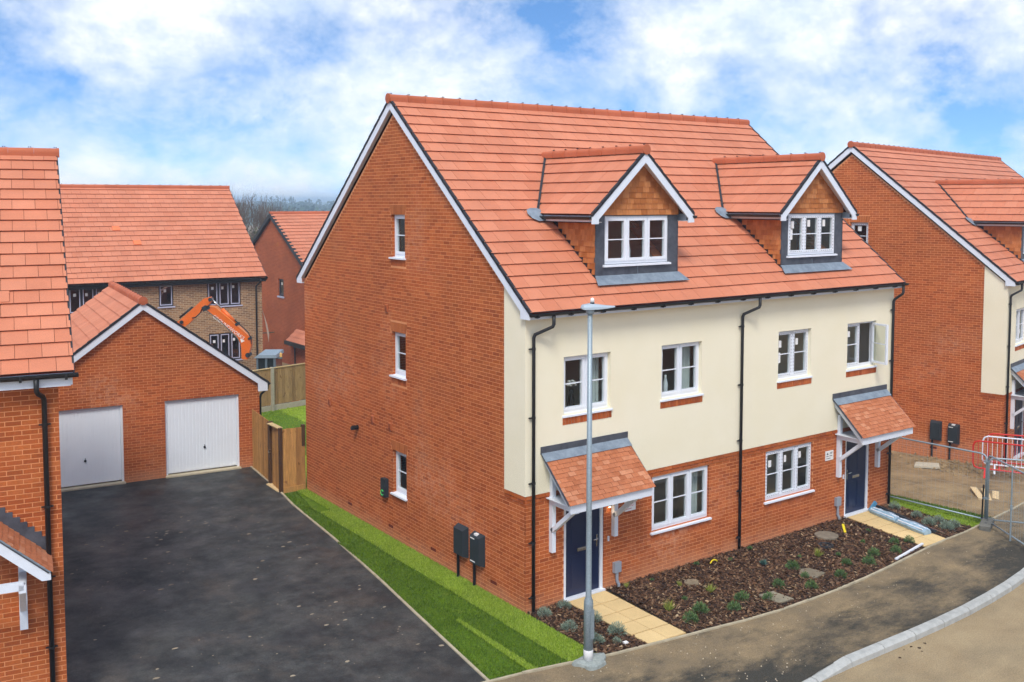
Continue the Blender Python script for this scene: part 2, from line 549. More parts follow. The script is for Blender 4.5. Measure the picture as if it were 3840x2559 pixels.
def turf_mat(name, a, b):
    m = NT(name)
    col = m.ramp(m.noise(3.0, 6, 0.7), (0.3, a), (0.7, b))
    dry = m.ramp(m.noise(2.2, 5, 0.7), (0.55, (0, 0, 0)), (0.75, (1, 1, 1)))
    col = m.mix(m.math('MULTIPLY', dry, 0.35), col, C(150, 152, 66))
    pk = m.ramp(m.piece(), (0.0, (0.86,) * 3), (1.0, (1.14,) * 3))
    col = m.mix(1.0, col, pk, 'MULTIPLY')
    f = m.ramp(m.noise(30, 4, 0.85), (0.3, (0.5,) * 3), (0.7, (1.5,) * 3))
    m.bump(m.noise(70, 3, 0.8), 0.8, 0.02)
    return m.set(m.mix(1.0, col, f, 'MULTIPLY'), 0.8, 0.15)
M_turf_l = turf_mat("turf_light", C(118, 142, 34), C(148, 172, 52))
M_turf_d = turf_mat("turf_dark", C(72, 100, 14), C(96, 124, 24))
def blade_mat(name, a, b, c):
    m = NT(name)
    col = m.ramp(m.piece(), (0.0, a), (0.5, b), (1.0, c))
    return m.set(col, 0.7, 0.2)
M_blade_l = blade_mat("grass_blade_light", C(106, 134, 30), C(138, 164, 46), C(170, 186, 78))
M_blade_d = blade_mat("grass_blade_dark", C(58, 86, 10), C(82, 112, 18), C(116, 138, 36))
M_lav = blade_mat("silver_foliage", C(98, 118, 100), C(128, 146, 126), C(158, 170, 150))
M_green = blade_mat("green_foliage", C(58, 88, 46), C(86, 116, 64), C(122, 146, 92))
M_lime = blade_mat("lime_foliage", C(108, 124, 44), C(140, 152, 60), C(166, 170, 88))
M_bluegreen = blade_mat("bluegreen_foliage", C(50, 78, 74), C(70, 100, 92), C(92, 120, 106))
M_orange = simple("orange_paint", C(226, 108, 30), 0.4, 0.5, var=0.1, nscale=5)
M_cabglass = simple("cab_dark_glass", C(34, 44, 46), 0.1, 0.6, var=0.2)
M_cabgrey = simple("cab_grey", C(96, 112, 120), 0.5, 0.4)
M_red = simple("red_barrier_paint", C(206, 40, 32), 0.45, 0.4, var=0.08)
M_rubber = simple("rubber_block", C(108, 106, 98), 0.9, 0.2, var=0.25, nscale=14, bump=0.3)
M_bluewrap = simple("blue_wrap", C(150, 178, 196), 0.22, 0.6, var=0.3, nscale=7)
M_yellow = simple("yellow_plastic", C(232, 208, 30), 0.5, 0.4)
M_bark = simple("tree_bark", C(98, 92, 78), 0.9, 0.15, var=0.25, nscale=2)
M_twig = simple("twig", C(112, 98, 86), 0.9, 0.1, var=0.3, nscale=1.2)
M_ivy = blade_mat("ivy_leaf", C(60, 82, 40), C(88, 110, 58), C(118, 132, 80))
M_farleaf = blade_mat("far_foliage", C(46, 64, 40), C(58, 78, 48), C(70, 88, 56))
M_farland = simple("far_fields", C(92, 104, 70), 0.95, 0.1, var=0.3, nscale=0.01)
M_farwall = simple("far_house_wall", C(214, 206, 192), 0.9, 0.1, piecevar=0.1)
M_farroof = simple("far_house_roof", C(150, 96, 74), 0.9, 0.1, piecevar=0.1)
M_tape = simple("protective_tape", C(186, 186, 204), 0.6, 0.3, var=0.12, nscale=60)
M_darkframe = simple("dark_window_frame", C(62, 56, 62), 0.5, 0.4)
M_terrablack = simple("flue_black", C(22, 20, 20), 0.6, 0.3)

# ------------------------------------------------------------------ pieces: bricks and tiles
UB = MB().add([(0, 0, 0), (1, 0, 0), (1, 1, 0), (0, 1, 0), (0, 0, 1), (1, 0, 1), (1, 1, 1), (0, 1, 1)],
              [(0, 1, 5, 4), (1, 2, 6, 5), (3, 0, 4, 7), (4, 5, 6, 7), (3, 2, 1, 0)])
MESH_BRICK = UB.mesh("brick", M_brick)
UBV = np.array(UB.v)
UBF = np.array(UB.f)
TL = 0.365
UT = MB().add([(0, 0.035, 0.004), (1, 0.035, 0.004), (1, 0, 0.046), (0, 0, 0.046), (0, TL, -0.012), (1, TL, -0.012), (1, TL, 0.012), (0, TL, 0.012)],
              [(0, 1, 2, 3), (3, 2, 6, 7), (0, 3, 7, 4), (2, 1, 5, 6)])
MESH_TILE = UT.mesh("roof_tile", M_tile)
UTV = np.array(UT.v)
UTF = np.array(UT.f)
PLg = 0.098
UP = MB().add([(0, 0.004, 0.002), (1, 0.004, 0.002), (1, 0, 0.018), (0, 0, 0.018), (0, 0.125, -0.008), (1, 0.125, -0.008), (1, 0.125, 0.006), (0, 0.125, 0.006)],
              [(0, 1, 2, 3), (3, 2, 6, 7), (0, 3, 7, 4), (2, 1, 5, 6)])
MESH_PLAIN = UP.mesh("plain_tile", M_plain)
MESH_HUNG = UP.mesh("hung_tile", M_hung)
UPV = np.array(UP.v)
UPF = np.array(UP.f)

def score(Mw, c, n):
    p = Mw @ Vector(c)
    nn = (Mw.to_3x3() @ Vector(n)).normalized()
    d = CAM - p
    L = d.length
    q = p - CAM
    z = q.dot(fw)
    if z < 0.5: return 0.0
    x = q.dot(rt) / z * 3707.7 + 1920
    y = 1000.9 - q.dot(up) / z * 3707.7
    if x < -20 or x > 3860 or y < -20 or y > 2580: return 0.0
    return max(0.0, nn.dot(d) / L) / (L * L)

def spread(cands, unitV, unitF, mesh, name, house, stuff_name, mat, limit=300, normal=(0, 0, 1)):
    """cands: list of (part_obj, part_matrix_in_house, local_matrix, area, is_visible). The largest become objects, the rest one joined part."""
    HM = house.matrix_basis
    sc_ = []
    for k, c in enumerate(cands):
        Mw = HM @ c[1] @ c[2]
        s = score(Mw, (0.5, 0.1, 0.5) if normal != (0, 0, 1) else (0.5, 0.15, 0), normal) * c[3] if c[4] else 0.0
        sc_.append(s)
    order = sorted(range(len(cands)), key=lambda k: -sc_[k])
    chosen = set(k for k in order[:limit] if sc_[k] > 0)
    rest = []
    for k, c in enumerate(cands):
        if k in chosen:
            link(name, mesh, c[0], c[2])
        else:
            rest.append(c)
    if rest:
        A = np.array([np.array(c[1] @ c[2]) for c in rest])
        V = np.einsum('kij,nj->kni', A[:, :3, :3], unitV) + A[:, None, :3, 3]
        F = (np.arange(len(rest))[:, None, None] * len(unitV) + unitF[None]).reshape(-1, unitF.shape[1])
        o = link(stuff_name, quick_mesh(stuff_name, V.reshape(-1, 3), F, mat), house)
        o["kind"] = "stuff"

def panel(u0, u1, v0, top, openings=()):
    """polygons of a vertical panel with rectangular holes; top is a polyline [(u, v), ...]"""
    def tv(u):
        for (a, va), (b, vb) in zip(top[:-1], top[1:]):
            if a - 1e-9 <= u <= b + 1e-9:
                return va + (vb - va) * (u - a) / (b - a) if b > a else va
        return top[-1][1]
    us = {u0, u1} | {p[0] for p in top if u0 < p[0] < u1}
    for o in openings:
        for u in o[:2]:
            if u0 < u < u1: us.add(u)
    us = sorted(us)
    out = []
    for a, b in zip(us[:-1], us[1:]):
        mid = (a + b) / 2
        cur = v0
        for o in sorted([o for o in openings if o[0] < mid < o[1]], key=lambda o: o[2]):
            if o[2] > cur + 1e-6:
                out.append([(a, cur), (b, cur), (b, o[2]), (a, o[2])])
            cur = max(cur, o[3])
        if tv(mid) > cur + 1e-6:
            q = [(a, cur), (b, cur), (b, tv(b)), (a, tv(a))]
            q = [p for i, p in enumerate(q) if i == 0 or p != q[i - 1]]
            out.append(q)
    return out

def wall_mesh(u0, u1, z0, top, openings, i, depth=0.11, inner=False):
    mb = MB()
    for q in panel(u0, u1, z0, top, openings):
        mb.poly(*[(u, i, z) for u, z in q])
    return mb

def reveals(mb, openings, i, depth):
    for (a, b, c, d) in openings:
        mb.poly((a, i, c), (a, depth, c), (a, depth, d), (a, i, d))
        mb.poly((b, i, c), (b, i, d), (b, depth, d), (b, depth, c))
        mb.poly((a, i, d), (a, depth, d), (b, depth, d), (b, i, d))
        mb.poly((a, i, c), (b, i, c), (b, depth, c), (a, depth, c))
    return mb

def brick_rects(u0, u1, z0, z1, openings=(), span=None, phase=0.0):
    out = []
    k = 0
    z = z0
    while z + 0.07 <= z1 + 1e-6:
        za, zb = z + 0.006, z + 0.069
        iv = [(u0, u1)]
        if span:
            s = span(zb)
            iv = [(max(u0, s[0]), min(u1, s[1]))] if s else []
        for o in openings:
            if za < o[3] - 0.02 and zb > o[2] + 0.02:
                nv = []
                for a, b in iv:
                    if o[1] <= a or o[0] >= b: nv.append((a, b)); continue
                    if o[0] > a: nv.append((a, o[0]))
                    if o[1] < b: nv.append((o[1], b))
                iv = nv
        off = phase + (k % 2) * 0.1125
        for a, b in iv:
            if b - a < 0.04: continue
            j = math.floor((a - off) / 0.225) - 1
            while off + j * 0.225 < b:
                s = max(off + j * 0.225 + 0.006, a)
                e = min(off + j * 0.225 + 0.219, b)
                if e - s > 0.03: out.append((s, e, za, zb))
                j += 1
        z += 0.075
        k += 1
    return out

def add_bricks(cands, part, M, rects, i0=0.0, dep=0.014, vis=True):
    for (a, b, c, d) in rects:
        cands.append((part, M, T(a, i0, c) @ SC(b - a, dep, d - c), (b - a) * (d - c), vis))

def slope_frame(x, y, z, a, tanp):
    return T(x, y, z) @ RZ(a) @ RX(math.atan(tanp)) @ T(0, 0, -0.03)

def add_tiles(cands, part, M, width, length, skip=None, gauge=0.3246, tw=0.372, vis=True, cut=None):
    n = int(math.ceil(length / gauge - 0.25))
    for k in range(n):
        v = k * gauge
        L = min(TL, length - v + 0.0)
        off = -(k % 2) * tw / 2
        j = 0
        while off + j * tw < width:
            a, b = max(0, off + j * tw), min(width, off + j * tw + tw - 0.006)
            j += 1
            if b - a < 0.03: continue
            if skip and skip((a + b) / 2, v + 0.16): continue
            jit = random.uniform(-0.0015, 0.0015)
            cands.append((part, M, T(a, v, jit) @ SC(b - a, L / TL, 1), (b - a) * gauge, vis))

def ridge_run(house, pts_a, pts_b, r=0.105, step=0.45, ends=True, name="ridge_tile"):
    a, b = Vector(pts_a), Vector(pts_b)
    L = (b - a).length
    d = (b - a) / L
    n = max(1, round(L / step))
    st = L / n
    mb = MB()
    N = 9
    prof = [(-r * 1.02, -0.09)] + [(r * math.cos(math.pi - math.pi * i / (N - 1)), r * math.sin(math.pi * i / (N - 1)) * 0.85) for i in range(N)] + [(r * 1.02, -0.09)]
    vs, fs = [], []
    for q, g in ((0, 0.0), (st * 0.1, 0.0), (st * 0.1, -0.008), (st - 0.004, -0.008)):
        for (x, z) in prof:
            k = 1 + g / r
            vs.append((q, x * k, z * k))
    m = len(prof)
    for s in range(3):
        for i in range(m - 1):
            fs.append((s * m + i, (s + 1) * m + i, (s + 1) * m + i + 1, s * m + i + 1))
    fs.append(tuple(range(m)))
    fs.append(tuple(3 * m + i for i in range(m))[::-1])
    mesh = MB().add(vs, fs).mesh(name, M_ridge)
    ang = math.atan2(d.y, d.x)
    for k in range(n):
        p = a + d * (k * st)
        link(name, mesh, house, T(*p) @ RZ(ang))
    sb = MB()
    for k in range(n):
        p = a + d * (k * st + 0.05)
        for dx in (0.0, 0.035):
            q = p + d * dx
            sb.box(q.x - 0.008, q.x + 0.008, q.y - 0.008, q.y + 0.008, q.z + r * 0.84, q.z + r * 0.84 + 0.022)
    sb.build("ridge_fixings", M_black, house)["kind"] = "stuff"

# ------------------------------------------------------------------ windows and doors (wall frame: u right, i inward, z up)
def window(parent, M, u0, u1, z0, z1, n, rec=0.075, fmat=None, bars=True, sill=True, stickers=None, tape=False, open_last=False, sill_over=0.04, curtain=None, mull=0.055):
    fmat = fmat or M_white
    mb = MB()
    fw_ = 0.05
    d0, d1 = rec, rec + 0.07
    mb.box(u0, u0 + fw_, d0, d1, z0, z1)
    mb.box(u1 - fw_, u1, d0, d1, z0, z1)
    mb.box(u0 + fw_, u1 - fw_, d0, d1, z1 - fw_, z1)
    mb.box(u0 + fw_, u1 - fw_, d0, d1, z0, z0 + fw_ + 0.02)
    cw = (u1 - u0 - 2 * fw_ - (n - 1) * mull) / n
    cs = []
    for k in range(n):
        a = u0 + fw_ + k * (cw + mull)
        b = a + cw
        cs.append((a, b))
        if k < n - 1:
            mb.box(b, b + mull, d0 + 0.004, d1 - 0.004, z0 + fw_, z1 - fw_)
    zc0, zc1 = z0 + fw_ + 0.02, z1 - fw_
    sw = 0.045
    for k, (a, b) in enumerate(cs):
        if open_last and k == n - 1: continue
        e = 0.012
        mb.box(a - e, a + sw, d0 - 0.014, d1 - 0.01, zc0 - e, zc1 + e)
        mb.box(b - sw, b + e, d0 - 0.014, d1 - 0.01, zc0 - e, zc1 + e)
        mb.box(a + sw, b - sw, d0 - 0.014, d1 - 0.01, zc1 - sw, zc1 + e)
        mb.box(a + sw, b - sw, d0 - 0.014, d1 - 0.01, zc0 - e, zc0 + sw)
    w = mb.build("window", fmat, parent, M)
    zm = (zc0 + zc1) / 2
    for k, (a, b) in enumerate(cs):
        if open_last and k == n - 1: continue
        MB().box(a + sw - 0.003, b - sw + 0.003, d0 + 0.028, d0 + 0.034, zc0 + sw - 0.003, zc1 - sw + 0.003).build("pane", M_glass, w)
        if bars:
            MB().box(a + sw, b - sw, d0 + 0.012, d0 + 0.026, zm - 0.011, zm + 0.011).build("glazing_bar", fmat, w)
        if stickers:
            for (fx, fz, sw_, sh) in stickers[k % len(stickers)]:
                x = a + sw + fx * (cw - 2 * sw)
                z = zc0 + fz * (zc1 - zc0)
                MB().box(x, x + sw_, d0 + 0.019, d0 + 0.024, z, z + sh).build("sticker", M_paper, w)
        if tape:
            tb = MB()
            for z in np.arange(zc0 + 0.05, zc1, 0.075):
                for x in (a + 0.012, b - 0.02):
                    tb.box(x, x + 0.008, d0 - 0.0185, d0 - 0.0140, z, z + 0.03)
            for x in np.arange(a + 0.06, b - 0.05, 0.075):
                for z in (zc1 - 0.025, zc0 + 0.012):
                    tb.box(x, x + 0.03, d0 - 0.0185, d0 - 0.0140, z, z + 0.008)
            tb.build("tape_print", M_ink, w)["kind"] = "stuff"
    if open_last:
        a, b = cs[-1]
        ang = math.radians(-77)
        sm = MB()
        L, H = cw + 0.02, zc1 - zc0
        sm.box(-L, -L + 0.05, 0, 0.05, 0, H).box(-0.05, 0, 0, 0.05, 0, H).box(-L + 0.05, -0.05, 0, 0.05, H - 0.05, H).box(-L + 0.05, -0.05, 0, 0.05, 0, 0.05)
        so = sm.build("open_casement", fmat, w, T(b, d0 - 0.03, zc0) @ RZ(-ang))
        MB().box(-L + 0.048, -0.048, 0.02, 0.026, 0.048, H - 0.048).build("pane", M_glass, w, T(b, d0 - 0.03, zc0) @ RZ(-ang))
        MB().box(-L + 0.05, -0.05, 0.03, 0.04, H / 2 - 0.011, H / 2 + 0.011).build("glazing_bar", fmat, w, T(b, d0 - 0.03, zc0) @ RZ(-ang))
    if sill:
        s = MB()
        s.prism([(u0 - sill_over, -0.055, z0 - 0.052), (u0 - sill_over, rec + 0.02, z0 - 0.052), (u0 - sill_over, rec + 0.02, z0 - 0.002), (u0 - sill_over, -0.055, z0 - 0.018)], (u1 - u0 + 2 * sill_over, 0, 0))
        s.build("sill", fmat, w)
    if curtain:
        for (a, b) in curtain:
            cb = MB()
            nn = 8
            for k in range(nn):
                x0, x1 = a + (b - a) * k / nn, a + (b - a) * (k + 1) / nn
                y0, y1 = 0.28 + 0.03 * (k % 2), 0.28 + 0.03 * ((k + 1) % 2)
                cb.poly((x0, y0, z0 - 0.1), (x1, y1, z0 - 0.1), (x1, y1, z1 + 0.1), (x0, y0, z1 + 0.1))
            cb.build("curtain", M_curtain, w)
    return w

def brick_row(parent, M, u0, u1, z0, z1, mat, name, i0=-0.012, pitch=0.075, splay=0.0, dep=0.03):
    """standing bricks (sill course or flat arch) joined in one part: each is a few millimetres from its neighbour"""
    mb = MB()
    n = max(1, round((u1 - u0) / pitch))
    p = (u1 - u0) / n
    for k in range(n):
        a, b = u0 + k * p + 0.004, u0 + (k + 1) * p - 0.004
        c = (u0 + u1) / 2
        f = lambda x: c + (x - c) * (1 + splay)
        mb.prism([(a, i0, z0), (b, i0, z0), (f(b), i0, z1), (f(a), i0, z1)][::-1], (0, dep, 0))
    mb.build(name, mat, parent, M)

def front_door(house, M, u0, u1, z1, letter=0.95, handle_right=True):
    fr = MB()
    fr.box(u0, u0 + 0.07, 0.02, 0.10, 0.0, z1).box(u1 - 0.07, u1, 0.02, 0.10, 0.0, z1).box(u0 + 0.07, u1 - 0.07, 0.02, 0.10, z1 - 0.07, z1)
    fr.box(u0 - 0.01, u1 + 0.01, -0.06, 0.10, -0.02, 0.045)
    fr.build("door_frame", M_white, house, M)
    a, b = u0 + 0.074, u1 - 0.074
    d = MB().box(a, b, 0.05, 0.095, 0.05, z1 - 0.074).build("door", M_navy, house, M)
    w = b - a
    for (x0, x1) in ((0.14, 0.44), (0.56, 0.86)):
        for (zz0, zz1) in ((0.18, 0.86), (1.06, 1.72)):
            X0, X1 = a + x0 * w, a + x1 * w
            p = MB()
            p.prism([(X0, 0.046, zz0), (X1, 0.046, zz0), (X1, 0.046, zz1), (X0, 0.046, zz1)], (0, 0.004, 0))
            p.prism([(X0 + 0.03, 0.040, zz0 + 0.03), (X1 - 0.03, 0.040, zz0 + 0.03), (X1 - 0.03, 0.040, zz1 - 0.03), (X0 + 0.03, 0.040, zz1 - 0.03)], (0, 0.006, 0))
            p.build("panel", M_navy, d)
    lp = MB()
    c = (a + b) / 2
    lp.box(c - 0.14, c + 0.14, 0.032, 0.05, letter - 0.035, letter + 0.035).box(c - 0.12, c + 0.12, 0.026, 0.032, letter - 0.022, letter + 0.022)
    lp.build("letter_plate", M_silver, d)
    x = b - 0.07 if handle_right else a + 0.07
    h = MB()
    h.box(x - 0.016, x + 0.016, 0.04, 0.05, 0.92, 1.16)
    h.tube([(x, 0.045, 1.08), (x, 0.0, 1.08)], 0.011, 8).tube([(x, 0.0, 1.08), (x + (-0.12 if handle_right else 0.12), 0.0, 1.08)], 0.011, 8)
    h.build("handle", M_silver, d)

def downpipe(house, M, pts, r=0.034, clips=(), side=-1):
    p = MB().tube(pts, r, 10).build("downpipe", M_black, house, M, smooth=True)
    for z in clips:
        x, y = pts[-1][0], pts[-1][1]
        c = MB()
        c.tube([(x, y, z - 0.02), (x, y, z + 0.02)], r + 0.007, 10)
        c.box(x - 0.012, x + 0.012, y + r, y + r + 0.05, z - 0.015, z + 0.015)
        c.box(x - 0.085, x + 0.085, y + 0.012, y + 0.03, z - 0.012, z + 0.012) if side == 0 else c.box(x - 0.1, x, y + 0.0, y + 0.028, z - 0.012, z + 0.012)
        c.build("pipe_clip", M_black, p)

def gutter(house, M, x0, x1, y, z, r=0.058, brk=0.8):
    g = MB()
    N = 8
    vs, fs = [], []
    for x in (x0, x1):
        for rr in (r, r - 0.006):
            for i in range(N + 1):
                t = math.pi + math.pi * i / N
                vs.append((x, y + rr * math.cos(t), z + rr * math.sin(t)))
    m = N + 1
    for i in range(N):
        fs.append((i, i + 1, 2 * m + i + 1, 2 * m + i))
        fs.append((m + i, 3 * m + i, 3 * m + i + 1, m + i + 1))
    fs.append((0, m, 3 * m, 2 * m))
    fs.append((N, 2 * m + N, 3 * m + N, m + N))
    fs.append(tuple(range(m)))
    fs.append(tuple(2 * m + i for i in range(m))[::-1])
    g.add(vs, fs)
    go = g.build("gutter", M_black, house, M)
    x = x0 + 0.15
    bm = MB().box(-0.018, 0.018, y - r - 0.006, y + r + 0.03, z - r - 0.012, z - r * 0.2).box(-0.018, 0.018, y - 0.02, y + r + 0.04, z - r - 0.026, z - r - 0.012).mesh("gutter_bracket", M_black)
    while x < x1:
        link("gutter_bracket", bm, go, T(x, 0, 0))
        x += brk

# ------------------------------------------------------------------ gable trims
def gable_trim(house, D, x, sgn, ye, ze, tanp, yr, depth=0.16, soffit_z=5.62, over=0.1):
    """bargeboards, black verge and sloping soffit on a gable whose outer trim face is at local x (outward = sgn)"""
    th = 0.028 * sgn
    zr = ze + (yr - ye) * tanp
    off = depth * math.sqrt(1 + tanp * tanp)
    top = 0.045
    for s in (1, -1):
        def Y(y): return y if s == 1 else 2 * yr - y
        zz = lambda y: ze + (y - ye) * tanp - top
        yb = 0.03
        pts = [(x, Y(yr), zz(yr)), (x, Y(yr), zz(yr) - off), (x, Y(yb), zz(yb) - off), (x, Y(yb), soffit_z), (x, Y(ye + 0.03), soffit_z), (x, Y(ye + 0.03), zz(ye + 0.03))]
        if zz(yb) - off < soffit_z:
            pts = [pts[0], pts[1], (x, Y((soffit_z + off - ze + top) / tanp + ye), soffit_z), pts[4], pts[5]]
        MB().prism(pts, (-th, 0, 0)).build("bargeboard", M_wood_white, house)
        # eaves box return
        MB().box(min(x - th, -0.001 * sgn), max(x - th, -0.001 * sgn), min(Y(ye + 0.06), Y(0.0)), max(Y(ye + 0.06), Y(0.0)), soffit_z, soffit_z + 0.012).build("soffit_return", M_soffit, house)
        # sloping soffit under the verge
        a, b = (x - th), 0.0 if x < 1 else x - th - over * sgn
        MB().poly((a, Y(yr), zz(yr) - off + 0.01), (b, Y(yr), zz(yr) - off + 0.01), (b, Y(0.0), zz(0.0) - off + 0.01), (a, Y(0.0), zz(0.0) - off + 0.01)).build("verge_soffit", M_soffit, house)
        # dry verge units: one for each tile course
        n = 21
        vb = MB()
        for k in range(n):
            ya = ye + (yr - ye) * k / n
            yb2 = ye + (yr - ye) * (k + 1) / n + 0.03
            za, zb = ze + (ya - ye) * tanp, ze + (yb2 - ye) * tanp
            vb.prism([(x + 0.012 * sgn, Y(ya), za - 0.055), (x + 0.012 * sgn, Y(yb2), zb - 0.062), (x + 0.012 * sgn, Y(yb2), zb + 0.004), (x + 0.012 * sgn, Y(ya), za + 0.02)], (-0.05 * sgn, 0, 0))
        vb.build("dry_verge", M_verge, house)

# ------------------------------------------------------------------ canopy (lean-to porch roof) in house coordinates
def canopy(house, x0, x1, zt=3.03, yf=-0.86, zf=2.24, posts=None, tcands=None):
    W = x1 - x0
    tanp = (zt - zf) / (-yf)
    L = math.hypot(zt - zf, yf)
    M = T(x0, yf, zf) @ RX(math.atan(tanp))
    d = MB().box(0.02, W - 0.02, 0.0, L, -0.05, -0.012).build("canopy", M_wood_white, house, M)
    rows = int((L - 0.19) / PLg)
    k = 0
    while k * PLg < L - 0.17:
        off = -(k % 2) * 0.0835
        j = 0
        while off + j * 0.167 < W:
            a, b = max(0, off + j * 0.167), min(W, off + j * 0.167 + 0.163)
            j += 1
            if b - a < 0.02: continue
            tcands.append((d, M, T(a, k * PLg - 0.03, random.uniform(-0.003, 0.003)) @ RZ(random.uniform(-0.006, 0.006)) @ SC(b - a, 1, 1), (b - a) * PLg, True))
        k += 1
    # lead
    l = MB()
    l.box(-0.02, W + 0.02, L - 0.22, L + 0.0, 0.022, 0.03)
    l.build("lead_apron", M_lead_pale, d)
    MB().box(x0 - 0.03, x1 + 0.03, -0.040, -0.021, zt - 0.02, zt + 0.125).build("lead_flashing", M_lead, house)
    for s, x in ((-1, x0 + 0.005), (1, x1 - 0.005)):
        MB().box(min(x, x + 0.012 * s), max(x, x + 0.012 * s), yf, 0, 0, 0).v
        q = MB().prism([(x, yf + 0.02, zf + 0.03), (x, 0, zt + 0.03), (x, 0, zt - 0.03), (x, yf + 0.02, zf - 0.03)], (0.012 * s, 0, 0))
        q.build("lead_edge", M_lead, house)
        # raking white board
        xi = x - s * 0.06
        MB().prism([(xi, yf + 0.05, zf - 0.035), (xi, -0.0, zt - 0.035), (xi, -0.0, zt - 0.18), (xi, yf + 0.05, zf - 0.18)], (-0.04 * s, 0, 0)).build("raking_board", M_wood_white, house)
    MB().box(x0 + 0.05, x1 - 0.05, yf + 0.02, yf + 0.055, zf - 0.19, zf - 0.03).build("canopy_fascia", M_wood_white, house)
    MB().box(x0 + 0.11, x1 - 0.11, yf + 0.06, -0.002, zf - 0.10, zf - 0.085).build("canopy_ceiling", M_wood_white, house)
    for px in (posts or (x0 + 0.24, x1 - 0.32)):
        g = MB()
        g.box(px - 0.045, px + 0.045, -0.10, -0.002, 1.08, 2.62)
        g.box(px - 0.044, px + 0.044, yf + 0.06, -0.10, zf - 0.22, zf - 0.10)
        g.bar((px, -0.06, 1.50), (px, yf + 0.16, zf - 0.2), 0.08, 0.09, (1, 0, 0))
        g.build("bracket", M_wood_white, house)

# ------------------------------------------------------------------ dormer in house coordinates
def hung_area(cands, part, M, rects, vis):
    for (a, b, z, s) in rects:
        cands.append((part, M, T(a, 0.0, z) @ RX(math.radians(90)) @ SC(b - a, 1.05, 1), (b - a) * 0.11, vis))

def hung_rows(span, z0, z1, g=0.112, w=0.167):
    out = []
    k = 0
    z = z0
    while z < z1:
        s = span(z + 0.05)
        if s and s[1] - s[0] > 0.04:
            off = s[0] - (k % 2) * w / 2
            j = 0
            while off + j * w < s[1]:
                a, b = max(s[0], off + j * w), min(s[1], off + j * w + w - 0.004)
                j += 1
                if b - a > 0.02: out.append((a, b, z, 0))
        z += g
        k += 1
    return out

